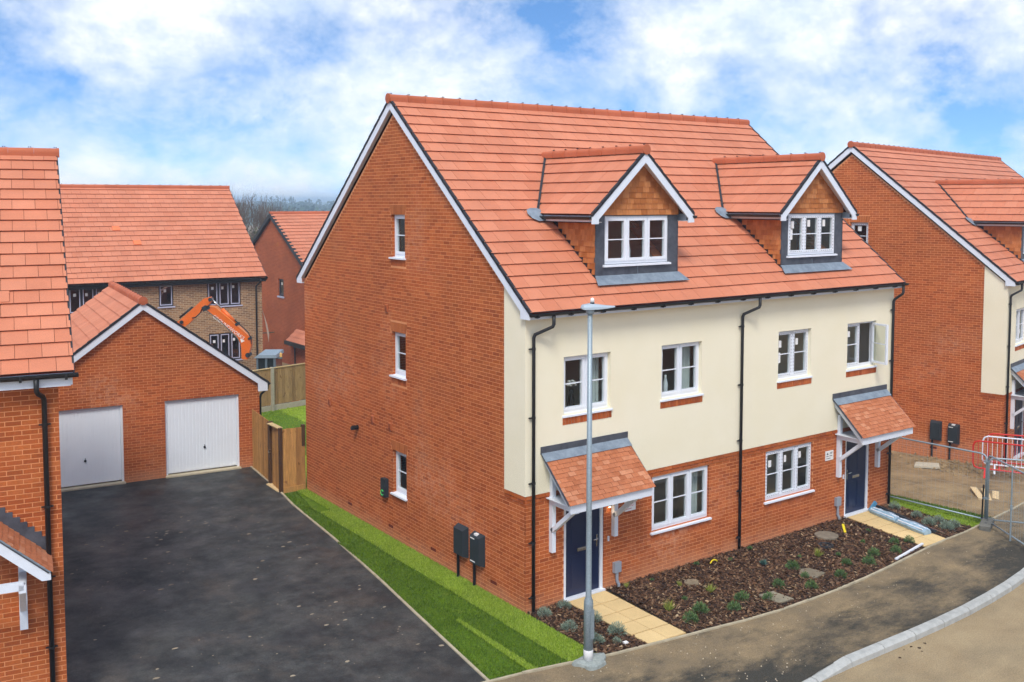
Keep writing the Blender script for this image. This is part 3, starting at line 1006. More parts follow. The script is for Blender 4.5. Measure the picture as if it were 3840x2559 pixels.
def dormer(house, xc, tiles, hung, roof_t=0.826, roof_c=5.991, stickers=None, tape=False, vase=False):
    hw, yf, zb, zt = 1.135, 0.32, 6.255, 7.52
    tp = 0.915
    zr = 8.83
    ro = 1.41            # half span of roof at eaves
    zeav = zr - ro * tp
    ys = lambda z: (z - roof_c) / roof_t
    root = house
    # front wall, lead faced
    op = (xc - 0.90, xc + 0.86, 6.53, 7.50)
    fwall = MB()
    for q in panel(xc - hw, xc + hw, zb - 0.05, [(xc - hw, zt), (xc, zr - 0.12), (xc + hw, zt)], [op]):
        fwall.poly(*[(u, yf, z) for u, z in q])
    reveals(fwall, [op], yf, yf + 0.12)
    d = fwall.build("dormer_front", M_lead, root)
    window(root, T(0, yf, 0), op[0], op[1], op[2], op[3], 3, rec=0.02, sill=True, sill_over=0.05, stickers=stickers, tape=tape)
    # lead apron and lower lead face
    ap = slope_frame(xc - hw - 0.12, yf - 0.19, roof_c + (yf - 0.19) * roof_t, 0, roof_t)
    MB().prism([(0.0, 0, 0.075), (2 * hw + 0.28, 0, 0.075), (2 * hw + 0.16, 0.27, 0.075), (0.10, 0.27, 0.075)], (0, 0, 0.008)).build("lead_apron", M_lead_pale, root, ap)
    MB().box(xc - 0.004, xc + 0.004, yf - 0.008, yf, zb, 6.47).build("lead_seam", M_lead_pale, root)
    for s in (-1, 1):
        x = xc + s * hw
        # cheek wall
        ck = MB().poly((x, yf, zb - 0.05), (x, ys(zt) + 0.1, zt + 0.1), (x, yf, zt + 0.1))
        ck.build("cheek_wall", M_lead, root)
        # lead soaker along the cheek
        sk = MB()
        n = 7
        for k in range(n):
            y0, y1 = yf + (ys(zt) - yf) * k / n, yf + (ys(zt) - yf) * (k + 1) / n + 0.03
            sk.prism([(x + s * 0.004, y0, roof_c + y0 * roof_t - 0.02), (x + s * 0.004, y1, roof_c + y1 * roof_t - 0.02), (x + s * 0.004, y1, roof_c + y1 * roof_t + 0.075), (x + s * 0.004, y0, roof_c + y0 * roof_t + 0.085)], (s * 0.012, 0, 0))
        sk.build("cheek_soaker", M_verge, root)
        # lead corner strip
        MB().box(min(x, x + 0.012 * s), max(x, x + 0.012 * s), yf - 0.01, yf + 0.05, zb, zt - 0.14).build("lead_corner", M_lead, root)
        # hung tiles on the cheek
        if s == -1:
            Mc = T(x - 0.016, 0, 0) @ RZ(-math.pi / 2)        # u = -y
            rects = hung_rows(lambda z: (-(ys(z) - 0.07), -yf - 0.005), zb + 0.08, zt - 0.20)
        else:
            Mc = T(x + 0.016, 0, 0) @ RZ(math.pi / 2)         # u = +y
            rects = hung_rows(lambda z: (yf + 0.005, ys(z) - 0.07), zb + 0.08, zt - 0.20)
        hung_area(hung, None, Mc, rects, s == -1)
        # eaves: soffit, fascia, gutter
        xe = xc + s * (ro - 0.05)
        yb = ys(zeav) + 0.02
        MB().box(min(xe, xe - 0.02 * s), max(xe, xe - 0.02 * s), yf - 0.18, yb, zeav - 0.16, zeav - 0.01).build("dormer_fascia", M_wood_white, root)
        MB().box(min(x, xe), max(x, xe), yf - 0.18, yb - 0.12, zeav - 0.16, zeav - 0.15).build("dormer_soffit", M_soffit, root)
        if s == -1:
            gutter(root, T(xc, 0, 0) @ RZ(-math.pi / 2), -yb - 0.02, -yf + 0.20, -ro - 0.015, zeav - 0.045, r=0.062, brk=9)
        else:
            gutter(root, T(xc, 0, 0) @ RZ(math.pi / 2), yf - 0.24, yb + 0.02, -ro - 0.015, zeav - 0.045, r=0.062, brk=9)
        # lead saddle at the gutter end
        sd = MB()
        y0 = yb - 0.10
        ring = []
        for k in range(10):
            t = 2 * math.pi * k / 10
            a, b = 0.26 * math.cos(t), 0.17 * math.sin(t)
            X, Y_ = xc + s * (ro + 0.06) + a, y0 + b
            ring.append((X, Y_, roof_c + Y_ * roof_t + 0.05 + 0.02 * math.cos(t) ** 2))
        ctr = (xc + s * (ro - 0.02), y0 + 0.02, roof_c + y0 * roof_t + 0.13)
        sd.add(ring + [ctr], [(k, (k + 1) % 10, 10) for k in range(10)])
        sd.build("lead_saddle", M_lead_pale, root)
        # roof slope
        yb2 = ys(zr) + 0.12
        y_front = yf - 0.22
        if s == -1:
            Ms = slope_frame(xc - ro, yb2, zeav, -math.pi / 2, tp)
            Ys = lambda u: yb2 - u
        else:
            Ms = slope_frame(xc + ro, y_front, zeav, math.pi / 2, tp)
            Ys = lambda u: y_front + u
        Ls = ro * math.sqrt(1 + tp * tp)
        cosp = 1 / math.sqrt(1 + tp * tp)
        zv = lambda v: zeav + v * cosp * tp
        n = 6
        dk = MB()
        vv = [Ls * k / n for k in range(n + 1)]
        for a, b in zip(vv[:-1], vv[1:]):
            if s == -1:
                ua, ub = yb2 - (ys(zv(a)) + 0.03), yb2 - (ys(zv(b)) + 0.03)
                dk.poly((ua, a, 0), (yb2 - y_front, a, 0), (yb2 - y_front, b, 0), (ub, b, 0))
            else:
                ua, ub = ys(zv(a)) + 0.03 - y_front, ys(zv(b)) + 0.03 - y_front
                dk.poly((0, a, 0), (ua, a, 0), (ub, b, 0), (0, b, 0))
        do = dk.build("dormer_roof", M_deck, root, Ms)
        add_tiles(tiles, do, Ms, yb2 - y_front, Ls, skip=lambda u, v: Ys(u) > ys(zv(v)) + 0.20, vis=(s == -1))
        # valley lead line
        va = Vector((xc + s * ro, ys(zeav), zeav))
        vb = Vector((xc, ys(zr), zr))
        MB().bar(va + Vector((0, 0, 0.03)), vb + Vector((0, 0, 0.03)), 0.05, 0.03).build("valley", M_verge, root)
        # bargeboard at the front
        xo = xc + s * (ro + 0.005)
        yo = y_front
        de = 0.15
        pts = [(xc, yo, zr - 0.03), (xo, yo, zeav - 0.03), (xo, yo, zeav - 0.19), (xo - s * 0.17, yo, zeav - 0.19), (xo - s * 0.17, yo, zeav - 0.19 + 0.09), (xc, yo, zr - 0.03 - de * 1.45)]
        MB().prism(pts, (0, 0.028, 0)).build("bargeboard", M_wood_white, root)
        vb_ = MB()
        for k in range(6):
            a0, a1 = k / 6, (k + 1) / 6 + 0.01
            X0, Z0 = xo + (xc - xo) * a0, zeav + (zr - zeav) * a0
            X1, Z1 = xo + (xc - xo) * a1, zeav + (zr - zeav) * a1
            vb_.prism([(X0, yo - 0.012, Z0 - 0.045), (X1, yo - 0.012, Z1 - 0.052), (X1, yo - 0.012, Z1 + 0.01), (X0, yo - 0.012, Z0 + 0.03)], (0, 0.06, 0))
        vb_.build("dry_verge", M_verge, root)
        MB().poly((xo, yo + 0.028, zeav - 0.1), (xo, yf, zeav - 0.1), (xc, yf, zr - 0.2), (xc, yo + 0.028, zr - 0.2)).build("verge_soffit", M_soffit, root)
    # hung tile gable triangle
    Mg = T(0, yf - 0.014, 0)
    rects = hung_rows(lambda z: (xc - (zr - 0.1 - z) / tp * 0.98, xc + (zr - 0.1 - z) / tp * 0.98) if z > zt + 0.1 else (xc - hw, xc + hw), zt + 0.0, zr - 0.2, 0.115, 0.172)
    hung_area(hung, None, Mg, rects, True)
    ridge_run(house, (xc, yf - 0.235, zr + 0.03), (xc, ys(zr) + 0.05, zr + 0.03), r=0.10)
    # rounded end cap
    MB().lathe([(0.0, -0.01), (0.106, -0.01), (0.106, 0.012), (0.0, 0.02)], n=14).build("ridge_end_cap", M_ridge, house, T(xc, yf - 0.237, zr + 0.02) @ RX(math.radians(90)))

# ------------------------------------------------------------------ the house type with two dormers
def meter_box(house, M, u0, u1, z0, z1, dep=0.13, text=False):
    b = MB()
    e = 0.04
    b.add([(u0, 0, z0), (u1, 0, z0), (u1, 0, z1), (u0, 0, z1), (u0 + e * 0.5, -dep, z0 + e), (u1 - e, -dep, z0 + e), (u1 - e, -dep, z1 - e * 1.6), (u0 + e * 0.5, -dep, z1 - e * 1.6)],
          [(4, 5, 6, 7), (0, 1, 5, 4), (1, 2, 6, 5), (2, 3, 7, 6), (3, 0, 4, 7)])
    o = b.build("meter_box", M_meter, house, M)
    MB().tube([(u0 + 0.07, -0.05, z0 + 0.02), (u0 + 0.07, -0.05, -0.02)], 0.03, 8).build("service_duct", M_terrablack, o)
    if text:
        tb = MB()
        for (fx0, fx1, z) in ((0.12, 0.5, z1 - 0.11), (0.12, 0.55, z0 + 0.07)):
            for k in range(7):
                x = u0 + (u1 - u0) * (fx0 + (fx1 - fx0) * k / 7)
                tb.box(x, x + 0.02, -dep - 0.003, -dep + 0.001, z, z + 0.022)
        tb.build("label_print", M_paper, o)
        MB().box(u0 + 0.12, u0 + 0.22, -dep * 0.7, -dep * 0.2, z1 - 0.055, z1 - 0.005).build("sticker", M_paper, o)

def vent(house, M, u, z):
    v = MB()
    v.prism([(u - 0.055, -0.004, z - 0.09), (u - 0.055, -0.03, z - 0.09), (u - 0.055, -0.045, z - 0.05), (u - 0.055, -0.045, z + 0.075), (u - 0.055, -0.004, z + 0.09)], (0.11, 0, 0))
    o = v.build("wall_vent", M_terra, house, M)
    s = MB()
    for k in range(4):
        s.box(u - 0.04, u + 0.04, -0.049, -0.0455, z - 0.04 + k * 0.028, z - 0.03 + k * 0.028)
    s.build("louvre", M_deck, o)

def plot_sign(house, M, u, z, pink):
    s = MB().box(u, u + 0.30, -0.016, -0.002, z, z + 0.23).build("plot_sign", M_paper, house, M)
    t = MB()
    for (x0, x1, zz, h) in ((0.16, 0.27, 0.175, 0.016), (0.16, 0.26, 0.150, 0.010), (0.03, 0.13, 0.095, 0.014), (0.15, 0.27, 0.095, 0.016), (0.03, 0.20, 0.040, 0.014)):
        n = int((x1 - x0) / 0.018)
        for k in range(n):
            if random.random() < 0.85:
                t.box(u + x0 + k * 0.018, u + x0 + k * 0.018 + 0.013, -0.0185, -0.0155, z + zz, z + zz + h)
    t.build("sign_print", M_pink if pink else M_ink, s)
    MB().prism([(u + 0.04, -0.0185, z + 0.14), (u + 0.11, -0.0185, z + 0.14), (u + 0.075, -0.0185, z + 0.195)], (0, 0.003, 0)).build("sign_symbol", M_ink, s)

def house_a(name, label, loc, rz, W, units, gable_windows, right=False):
    D, yr = 9.95, 4.975
    t, cz = 0.826, 5.991
    h = thing(name, label, "house", loc, rz)
    ye, ze = -0.28, 5.76
    zr = ze + (yr - ye) * t
    F = Matrix.Identity(4)
    Gm = T(0, D, 0) @ RZ(-math.pi / 2)          # gable frame: u = D - y, inward = +x
    bricks, tiles, plain, hung = [], [], [], []
    # ---- front wall
    opsG = [(a, b, 0.93, 2.08) for (a, b, *_) in units["ground"]] + [(a, b, -0.05, 2.06) for (a, b) in units["doors"]]
    ops1 = [(a, b, 3.70, 4.82) for (a, b, *_) in units["first"]]
    fwl = wall_mesh(0, W, -0.3, [(0, 2.26), (W, 2.26)], opsG, 0.0025)
    fw_o = fwl.build("front_wall", M_mortar, h, F)
    rv = MB(); reveals(rv, opsG, 0.005, 0.11); rv.build("brick_reveal", M_brickwall, h, F)
    add_bricks(bricks, fw_o, F, brick_rects(0, W, -0.075, 2.10, opsG))
    add_bricks(bricks, fw_o, F, brick_rects(0, W, 2.10, 2.175, [o for o in opsG if o[3] > 2.12], phase=0.1125), -0.012, 0.024)
    add_bricks(bricks, fw_o, F, brick_rects(0, W, 2.175, 2.25), -0.024, 0.036)
    rm = MB()
    for q in panel(0 - 0.02, W + 0.02, 2.255, [(-0.02, 5.68), (W + 0.02, 5.68)], ops1):
        rm.poly(*[(u, -0.02, z) for u, z in q])
    reveals(rm, ops1, -0.02, 0.11)
    rm.poly((-0.02, -0.02, 2.255), (W + 0.02, -0.02, 2.255), (W + 0.02, 0.03, 2.255), (-0.02, 0.03, 2.255))
    rm.build("render", M_render, h, F)
    # ---- gable
    slope = lambda u: (5.60 + (D - u + 0.0) * t) if (D - u) < yr else (5.60 + u * t)
    gops = [(D - y1, D - y0, z0, z1) for (y0, y1, z0, z1) in gable_windows]
    strip = (D - 0.66, D + 1, 2.25, 30.0)
    top = [(0, 5.66), (yr, 5.66 + yr * t), (D, 5.66)]
    gw = wall_mesh(0, D, -0.3, top, gops, 0.0025)
    gw_o = gw.build("gable_wall", M_mortar, h, Gm)
    rv = MB(); reveals(rv, gops, 0.005, 0.13); rv.build("brick_reveal", M_brickwall, h, Gm)
    def span(z):
        if z <= 5.62: return (0, D)
        q = (z - 5.62) / t
        return (q, D - q) if q < yr else None
    gskip = gops + [strip] + [(o[0] - 0.06, o[1] + 0.06, o[3], o[3] + 0.225) for o in gops] + [(o[0] - 0.04, o[1] + 0.04, o[2] - 0.16, o[2]) for o in gops]
    add_bricks(bricks, gw_o, Gm, brick_rects(0, D, -0.075, 2.10, gskip, span, 0.1))
    add_bricks(bricks, gw_o, Gm, brick_rects(0, D - 0.66, 2.10, 10.2, gskip, span, 0.1))
    add_bricks(bricks, gw_o, Gm, brick_rects(D - 0.66, D, 2.10, 2.175, (), None, 0.05), -0.012, 0.024)
    add_bricks(bricks, gw_o, Gm, brick_rects(D - 0.66, D, 2.175, 2.25, (), None, 0.16), -0.024, 0.036)
    gs = MB()
    gs.poly((D - 0.66, -0.02, 2.255), (D + 0.02, -0.02, 2.255), (D + 0.02, -0.02, 5.66), (D - 0.66, -0.02, 5.66 + 0.66 * t))
    gs.poly((D - 0.66, -0.02, 2.255), (D - 0.66, -0.02, 5.66 + 0.66 * t), (D - 0.66, 0.01, 5.66 + 0.66 * t), (D - 0.66, 0.01, 2.255))
    gs.poly((D - 0.66, -0.02, 2.255), (D - 0.66, 0.03, 2.255), (D + 0.02, 0.03, 2.255), (D + 0.02, -0.02, 2.255))
    gs.build("render_return", M_render, h, Gm)
    for k, (a, b, c, d) in enumerate(gops):
        window(h, Gm, a, b, c + 0.05, d, 1, rec=0.09, tape=right, stickers=[[(0.3, 0.7, 0.12, 0.16)]] if right else None)
        brick_row(h, Gm, a - 0.03, b + 0.03, d + 0.006, d + 0.218, M_brick_arch, "flat_arch", i0=-0.002, splay=0.12, dep=0.02)
        brick_row(h, Gm, a - 0.03, b + 0.03, c - 0.155, c - 0.01, M_brick, "sill_course", i0=-0.003, dep=0.02)
    # ---- other walls (away from the camera)
    ow = MB()
    ow.poly((W, 0, -0.5), (W, D, -0.5), (W, D, 5.66), (W, yr, 5.66 + yr * t), (W, 0, 5.66))
    ow.poly((0, D, -0.5), (0, D, 5.66), (W, D, 5.66), (W, D, -0.5))
    ow.build("rear_walls", M_brickwall, h)
    # ---- interior
    it = MB()
    for z in (-0.02, 2.42, 5.10):
        it.box(0.12, W - 0.12, 0.35 if z > 5 else 0.14, D - 0.15, z - 0.2, z)
    it.box(0.13, W - 0.13, 1.7, 1.8, 0.0, 5.0)
    it.box(0.13, W - 0.13, 2.9, 3.0, 5.1, 8.1)
    it.box(W / 2 - 0.08, W / 2 + 0.08, 0.14, 1.7, 0.0, 5.0)
    it.box(0.135, 0.16, 0.14, 1.7, 0.0, 4.9).box(W - 0.16, W - 0.135, 0.14, 1.7, 0.0, 4.9)
    for (a, b) in units["doors"]:
        it.box(b + 0.25, b + 0.33, 0.14, 1.7, 0.0, 2.22)
    it.build("interior", M_room, h)
    # ---- windows and doors
    for (a, b, st, tape, opn, cur) in units["first"]:
        window(h, F, a, b, 3.70, 4.82, 2, rec=0.07, stickers=st, tape=tape, open_last=opn, curtain=cur)
        brick_row(h, F, a - 0.03, b + 0.03, 3.505, 3.648, M_brick, "sill_course", i0=-0.028, dep=0.03)
    for (a, b, st, tape, cur) in units["ground"]:
        window(h, F, a, b, 0.93, 2.08, 3, rec=0.05, stickers=st, tape=tape, curtain=cur, sill_over=0.05)
        brick_row(h, F, a - 0.03, b + 0.03, 0.73, 0.872, M_brick, "sill_course", i0=-0.003, dep=0.02)
    for k, (a, b) in enumerate(units["doors"]):
        front_door(h, F, a, b, 2.06, handle_right=(k == 0))
    for (a, b) in units["canopies"]:
        canopy(h, a, b, tcands=plain)
    # ---- roof
    fr = slope_frame(-0.1, ye, ze, 0, t)
    cosp = 1 / math.sqrt(1 + t * t)
    Ls = (yr - ye) / cosp
    holes = [(xc - 1.1 + 0.1, xc + 1.1 + 0.1, (0.36 - ye) / cosp, (2.2 - ye) / cosp) for xc in units["dormers"]]
    dk = MB()
    for q in panel(0, W + 0.2, 0, [(0, Ls), (W + 0.2, Ls)], holes):
        dk.poly(*[(u, v, 0) for u, v in q])
    roof = dk.build("roof", M_deck, h, fr)
    def skip(u, v):
        x, y = u - 0.1, ye + v * cosp
        for xc in units["dormers"]:
            if abs(x - xc) < 0.95 and 0.42 < y < 3.2 - abs(x - xc) * 1.1: return True
        return False
    add_tiles(tiles, roof, fr, W + 0.2, Ls, skip)
    bk = slope_frame(W + 0.1, D - ye, ze, math.pi, t)
    rb = MB().poly((0, 0, 0), (W + 0.2, 0, 0), (W + 0.2, Ls, 0), (0, Ls, 0)).build("roof_back", M_deck, h, bk)
    add_tiles(tiles, rb, bk, W + 0.2, Ls, vis=False)
    ridge_run(h, (-0.13, yr, zr + 0.0), (W + 0.13, yr, zr + 0.0))
    MB().lathe([(0.0, -0.01), (0.112, -0.01), (0.112, 0.012), (0.0, 0.02)], n=14).build("ridge_end_cap", M_ridge, h, T(-0.135, yr, zr - 0.01) @ RZ(-math.pi / 2) @ RX(math.radians(90)))
    for k, xc in enumerate(units["dormers"]):
        dormer(h, xc, tiles, hung, stickers=[[(0.15, 0.66, 0.1, 0.17), (0.08, 0.35, 0.08, 0.24)], [(0.2, 0.7, 0.1, 0.16)], [(0.2, 0.7, 0.1, 0.16)]] if (k == 1 or right) else None, tape=(k == 1 or right))
    gable_trim(h, D, -0.10, -1, ye, ze, t, yr)
    gable_trim(h, D, W + 0.10, 1, ye, ze, t, yr)
    # ---- eaves
    MB().box(-0.071, W + 0.071, -0.235, -0.21, 5.622, 5.79).build("fascia", M_wood_white, h)
    MB().box(-0.071, W + 0.071, -0.209, 0.0, 5.63, 5.645).build("soffit", M_soffit, h)
    gutter(h, F, -0.10, W + 0.16, -0.295, 5.735)
    for k, x in enumerate(units["pipes"]):
        dx = 0.30 if k < 2 else 0.06
        downpipe(h, F, [(x + dx, -0.295, 5.69), (x + dx, -0.295, 5.52), (x + dx - 0.02, -0.285, 5.47), (x + 0.02, -0.085, 5.32), (x, -0.07, 5.26), (x, -0.07, -0.02)], clips=(5.05, 3.75, 2.5, 1.36, 0.3))
    # ---- small fittings on the gable
    for (y, z) in units.get("vents", ()):
        vent(h, Gm, D - y, z)
    for (y, z) in units.get("air_bricks", ()):
        MB().box(D - y - 0.107, D - y + 0.107, -0.004, 0.004, z, z + 0.065).build("air_brick", M_deck, h, Gm)
    for k, (y0, y1, z0, z1) in enumerate(units.get("meters", ())):
        meter_box(h, Gm, D - y1, D - y0, z0, z1, text=(k == 1))
    spread(bricks, UBV, UBF, MESH_BRICK, "brick", h, "brickwork", M_brick, normal=(0, -1, 0))
    spread(tiles, UTV, UTF, MESH_TILE, "roof_tile", h, "roof_tiling", M_tile)
    spread(plain, UPV, UPF, MESH_PLAIN, "plain_tile", h, "canopy_tiling", M_plain)
    hh = [c if c[0] is not None else (h, c[1], c[1] @ c[2], c[3], c[4]) for c in hung]
    # children of the house itself: the local matrix already holds the frame
    hh = [(c[0], Matrix.Identity(4), c[2], c[3], c[4]) for c in hh]
    spread(hh, UPV, UPF, MESH_HUNG, "hung_tile", h, "hung_tiling", M_hung)
    return h

# ------------------------------------------------------------------ ground, road, pavement
def sheet(name, pts, z, mat, thick=0.0):
    mb = MB()
    if thick:
        mb.prism([(x, y, z - thick) for x, y in pts], (0, 0, thick))
    else:
        mb.poly(*[(x, y, z) for x, y in pts])
    o = mb.build(name, mat)
    o["kind"] = "structure"
    return o

def smooth(a, b, x):
    t = min(1, max(0, (x - a) / (b - a)))
    return t * t * (3 - 2 * t)
def ground_z(x, y):
    z = -0.03
    z -= 0.42 * smooth(13.5, 17.5, x + 0.3 * (y - 1)) * (1 if y > -2.2 else smooth(-3.2, -2.2, y))
    z -= 0.60 * smooth(20.6, 24.5, y)
    z -= 0.22 * smooth(2.3, 2.7, -y)
    if y < -4.3: z -= 0.25
    r = math.hypot(x, y)
    z -= 2.5 * smooth(80, 500, r)
    return z
gv, gf = [], []
xs = sorted(set([-3000, -1500, -700, -300, -150, -80, -50, -35, -25] + list(np.arange(-20, 32, 1.0)) + [34, 38, 45, 60, 90, 150, 300, 700, 1500, 3000]))
ys_ = sorted(set([-3000, -1500, -700, -300, -150, -80, -50, -30, -20, -12, -8] + list(np.arange(-6, 34, 1.0)) + [-4.35, -4.25, -2.3, -2.7, 38, 45, 60, 90, 150, 300, 700, 1500, 3000]))
for y in ys_:
    for x in xs:
        gv.append((x, y, ground_z(x, y)))
nx = len(xs)
for j in range(len(ys_) - 1):
    for i in range(nx - 1):
        gf.append((j * nx + i, j * nx + i + 1, (j + 1) * nx + i + 1, (j + 1) * nx + i))
MB().add(gv, gf).build("ground", M_soil, smooth=True)["kind"] = "structure"

EDGE = [(-6.0, -1.35), (-2.06, -1.80), (-1.09, -1.98), (-0.61, -2.07), (-0.03, -2.21), (0.98, -2.36), (1.82, -2.46), (2.96, -2.63), (4.1, -2.73), (6.16, -2.74), (8.06, -2.59), (9.51, -2.43), (11.5, -2.33), (12.32, -2.25), (13.57, -2.13), (14.51, -2.02), (16.5, -1.7), (22, -0.6)]
KB = [(-14, -3.4), (-6, -4.25), (-2, -4.55), (0, -4.65), (1.85, -4.70), (3.3, -4.68), (5.4, -4.72), (7.1, -4.69), (8.8, -4.55), (9.85, -4.40), (11.5, -4.05), (14, -3.3), (18, -1.9), (26, 1.2)]

def resample(pts, step):
    P = [Vector(p) for p in pts]
    # Catmull-Rom then even spacing
    dense = []
    for k in range(len(P) - 1):
        p0, p1, p2, p3 = P[max(0, k - 1)], P[k], P[k + 1], P[min(len(P) - 1, k + 2)]
        for i in range(12):
            t = i / 12
            dense.append(0.5 * ((2 * p1) + (p2 - p0) * t + (2 * p0 - 5 * p1 + 4 * p2 - p3) * t * t + (3 * p1 - p0 - 3 * p2 + p3) * t ** 3))
    dense.append(P[-1])
    out = [dense[0]]
    acc = 0
    for a, b in zip(dense[:-1], dense[1:]):
        L = (b - a).length
        while acc + L >= step:
            t = (step - acc) / L
            a = a + (b - a) * t
            out.append(a.copy())
            L = (b - a).length
            acc = 0
        acc += L
    return out
kpts = resample(KB, 0.915)
kd = resample(KB, 0.3)
ed = resample(EDGE, 0.3)

# road sheet
rp = [(p.x, p.y) for p in kd] + [(40, -40), (-30, -40)]
road = MB()
for a, b in zip(kd[:-1], kd[1:]):
    road.poly((a.x, a.y - 0.05, -0.09), (a.x + 3, a.y - 30, -0.09), (b.x + 3, b.y - 30, -0.09), (b.x, b.y - 0.05, -0.09))
road.build("road", M_road)["kind"] = "structure"
# mud spots on the road
mud = MB()
for (cx, cy, n, sp) in ((7.6, -6.1, 16, 0.28), (8.6, -5.9, 20, 0.34), (5.0, -5.05, 6, 0.3), (9.3, -5.6, 10, 0.2)):
    for k in range(n):
        x, y, r = cx + random.gauss(0, sp), cy + random.gauss(0, sp * 0.45), random.uniform(0.012, 0.04)
        mud.add([(x + r * random.uniform(0.7, 1.3) * math.cos(t), y + r * random.uniform(0.6, 1.2) * math.sin(t), -0.086) for t in np.linspace(0, 6.28, 7)[:-1]] + [(x, y, -0.078)], [(i, (i + 1) % 6, 6) for i in range(6)])
tag(mud.build("mud_clods", M_mulch), "scattered dark mud clods dropped on the sandy road", "mud", kind="stuff")

# pavement between the edging and the kerb
pv = MB()
N = 160
def at_x(pts, x):
    for a, b in zip(pts[:-1], pts[1:]):
        if a.x <= x <= b.x:
            return a.y + (b.y - a.y) * (x - a.x) / (b.x - a.x)
    return pts[-1].y
xsP = list(np.linspace(-5.8, 21.5, N))
cols = []
for x in xsP:
    e, k = at_x(ed, x), at_x(kd, x)
    drop = -0.42 * smooth(14.5, 18.5, x)
    lo = -0.06 if x < 1.9 else -0.06 + 0.075 * smooth(1.9, 3.1, x)
    cols.append([(x, e + (k - e) * f, (0.0 + (lo - 0.0) * f) + drop * (1 - f) * 0 + random.uniform(-0.004, 0.004)) for f in np.linspace(0, 1, 9)])
vs = [p for c in cols for p in c]
fs = [(i * 9 + j, i * 9 + j + 1, (i + 1) * 9 + j + 1, (i + 1) * 9 + j) for i in range(N - 1) for j in range(8)]
pvo = MB().add(vs, fs).build("pavement", M_pave, smooth=True)
pvo["kind"] = "structure"
wa = pvo.data.attributes.new("worn", 'FLOAT', 'POINT')
wa.data.foreach_set("value", [j / 8 for i in range(N) for j in range(9)])
# loose stones on the pavement
st = MB()
for k in range(420):
    x = random.uniform(-1, 13)
    e, kk = at_x(ed, x), at_x(kd, x)
    f = random.uniform(0.02, 0.98)
    y = e + (kk - e) * f
    r = random.uniform(0.006, 0.02)
    z = 0.0 + (-0.06 if x < 1.9 else 0.0) * f
    st.add([(x - r, y, z), (x + r * 0.3, y - r, z), (x + r, y + r * 0.4, z), (x, y + r * 0.2, z + r)], [(0, 1, 3), (1, 2, 3), (2, 0, 3)])
tag(st.build("loose_gravel", simple("gravel", C(170, 156, 132), 0.9, 0.1, piecevar=0.35)), "small loose stones scattered over the dusty pavement", "gravel", kind="stuff")

# kerb: one stone each
kerb = thing("kerb", None, None)
kerb["kind"] = "structure"
for a, b in zip(kpts[:-1], kpts[1:]):
    if b.x < -3 or a.x > 17: continue
    d = (b - a)
    L = d.length
    d /= L
    nrm = Vector((d.y, -d.x))
    def drop(x): return -0.10 + 0.13 * smooth(2.0, 3.1, x)
    p = []
    for q in (a + d * 0.008, b - d * 0.008):
        zt = drop(q.x)
        for (o, z) in ((-0.02, -0.25), (-0.02, zt + 0.012), (0.10, zt + 0.012), (0.145, zt - 0.03), (0.165, -0.25)):
            p.append((q.x + nrm.x * o, q.y + nrm.y * o, z))
    MB().add(p, [(0, 1, 6, 5), (1, 2, 7, 6), (2, 3, 8, 7), (3, 4, 9, 8), (0, 4, 3, 2, 1), (5, 6, 7, 8, 9)]).build("kerb_stone", M_conc_grey, kerb)
# pin kerb edging behind the pavement
edging = thing("edging", None, None)
edging["kind"] = "structure"
ep = resample(EDGE, 0.915)
for a, b in zip(ep[:-1], ep[1:]):
    if b.x < -2.2 or a.x > 16: continue
    d = (b - a).normalized()
    mb = MB()
    mb.bar((a.x, a.y, -0.04 + random.uniform(-0.006, 0.006)), (b.x - d.x * 0.006, b.y - d.y * 0.006, -0.04 + random.uniform(-0.006, 0.006)), 0.05, 0.13)
    mb.build("edging_stone", M_edging, edging)
# edging between driveway and turf
dl = MB()
DR = [(-0.37, 13.10), (-0.60, 10.6), (-0.85, 8.90), (-1.10, 6.0), (-1.43, 3.1), (-1.68, 1.2), (-2.06, -1.80)]
for a, b in zip(DR[:-1], DR[1:]):
    n = max(1, int(math.dist(a, b) / 0.9))
    for k in range(n):
        p = [a[0] + (b[0] - a[0]) * k / n, a[1] + (b[1] - a[1]) * k / n]
        q = [a[0] + (b[0] - a[0]) * (k + 1) / n, a[1] + (b[1] - a[1]) * (k + 1) / n + 0.008]
        MB().bar((p[0], p[1], -0.05), (q[0], q[1], -0.05), 0.05, 0.13).build("edging_stone", M_edging, edging)
sheet("driveway", [(-8.6, 14.4), (-0.3, 13.4)] + DR + [(-2.2, -2.6), (-9.0, -1.6)], -0.006, M_tarmac)
sp = MB()
for k in range(190):
    x, y = random.uniform(-7, -1.6), random.uniform(-1.2, 10)
    if x > -1.0 - (9 - y) * 0.1: continue
    r = random.choice([0.01, 0.012, 0.016, 0.02, 0.03, 0.045])
    sp.add([(x + r * random.uniform(0.7, 1.6) * math.cos(t), y + r * random.uniform(0.5, 1.0) * math.sin(t), -0.003) for t in np.linspace(0, 6.28, 8)[:-1]] + [(x, y, 0.004)], [(i, (i + 1) % 7, 7) for i in range(7)])
tag(sp.build("dried_mud_flakes", simple("dried_mud", C(150, 138, 118), 0.95, 0.1, piecevar=0.25)), "pale dried mud flakes scattered on the dark driveway", "mud", kind="stuff")

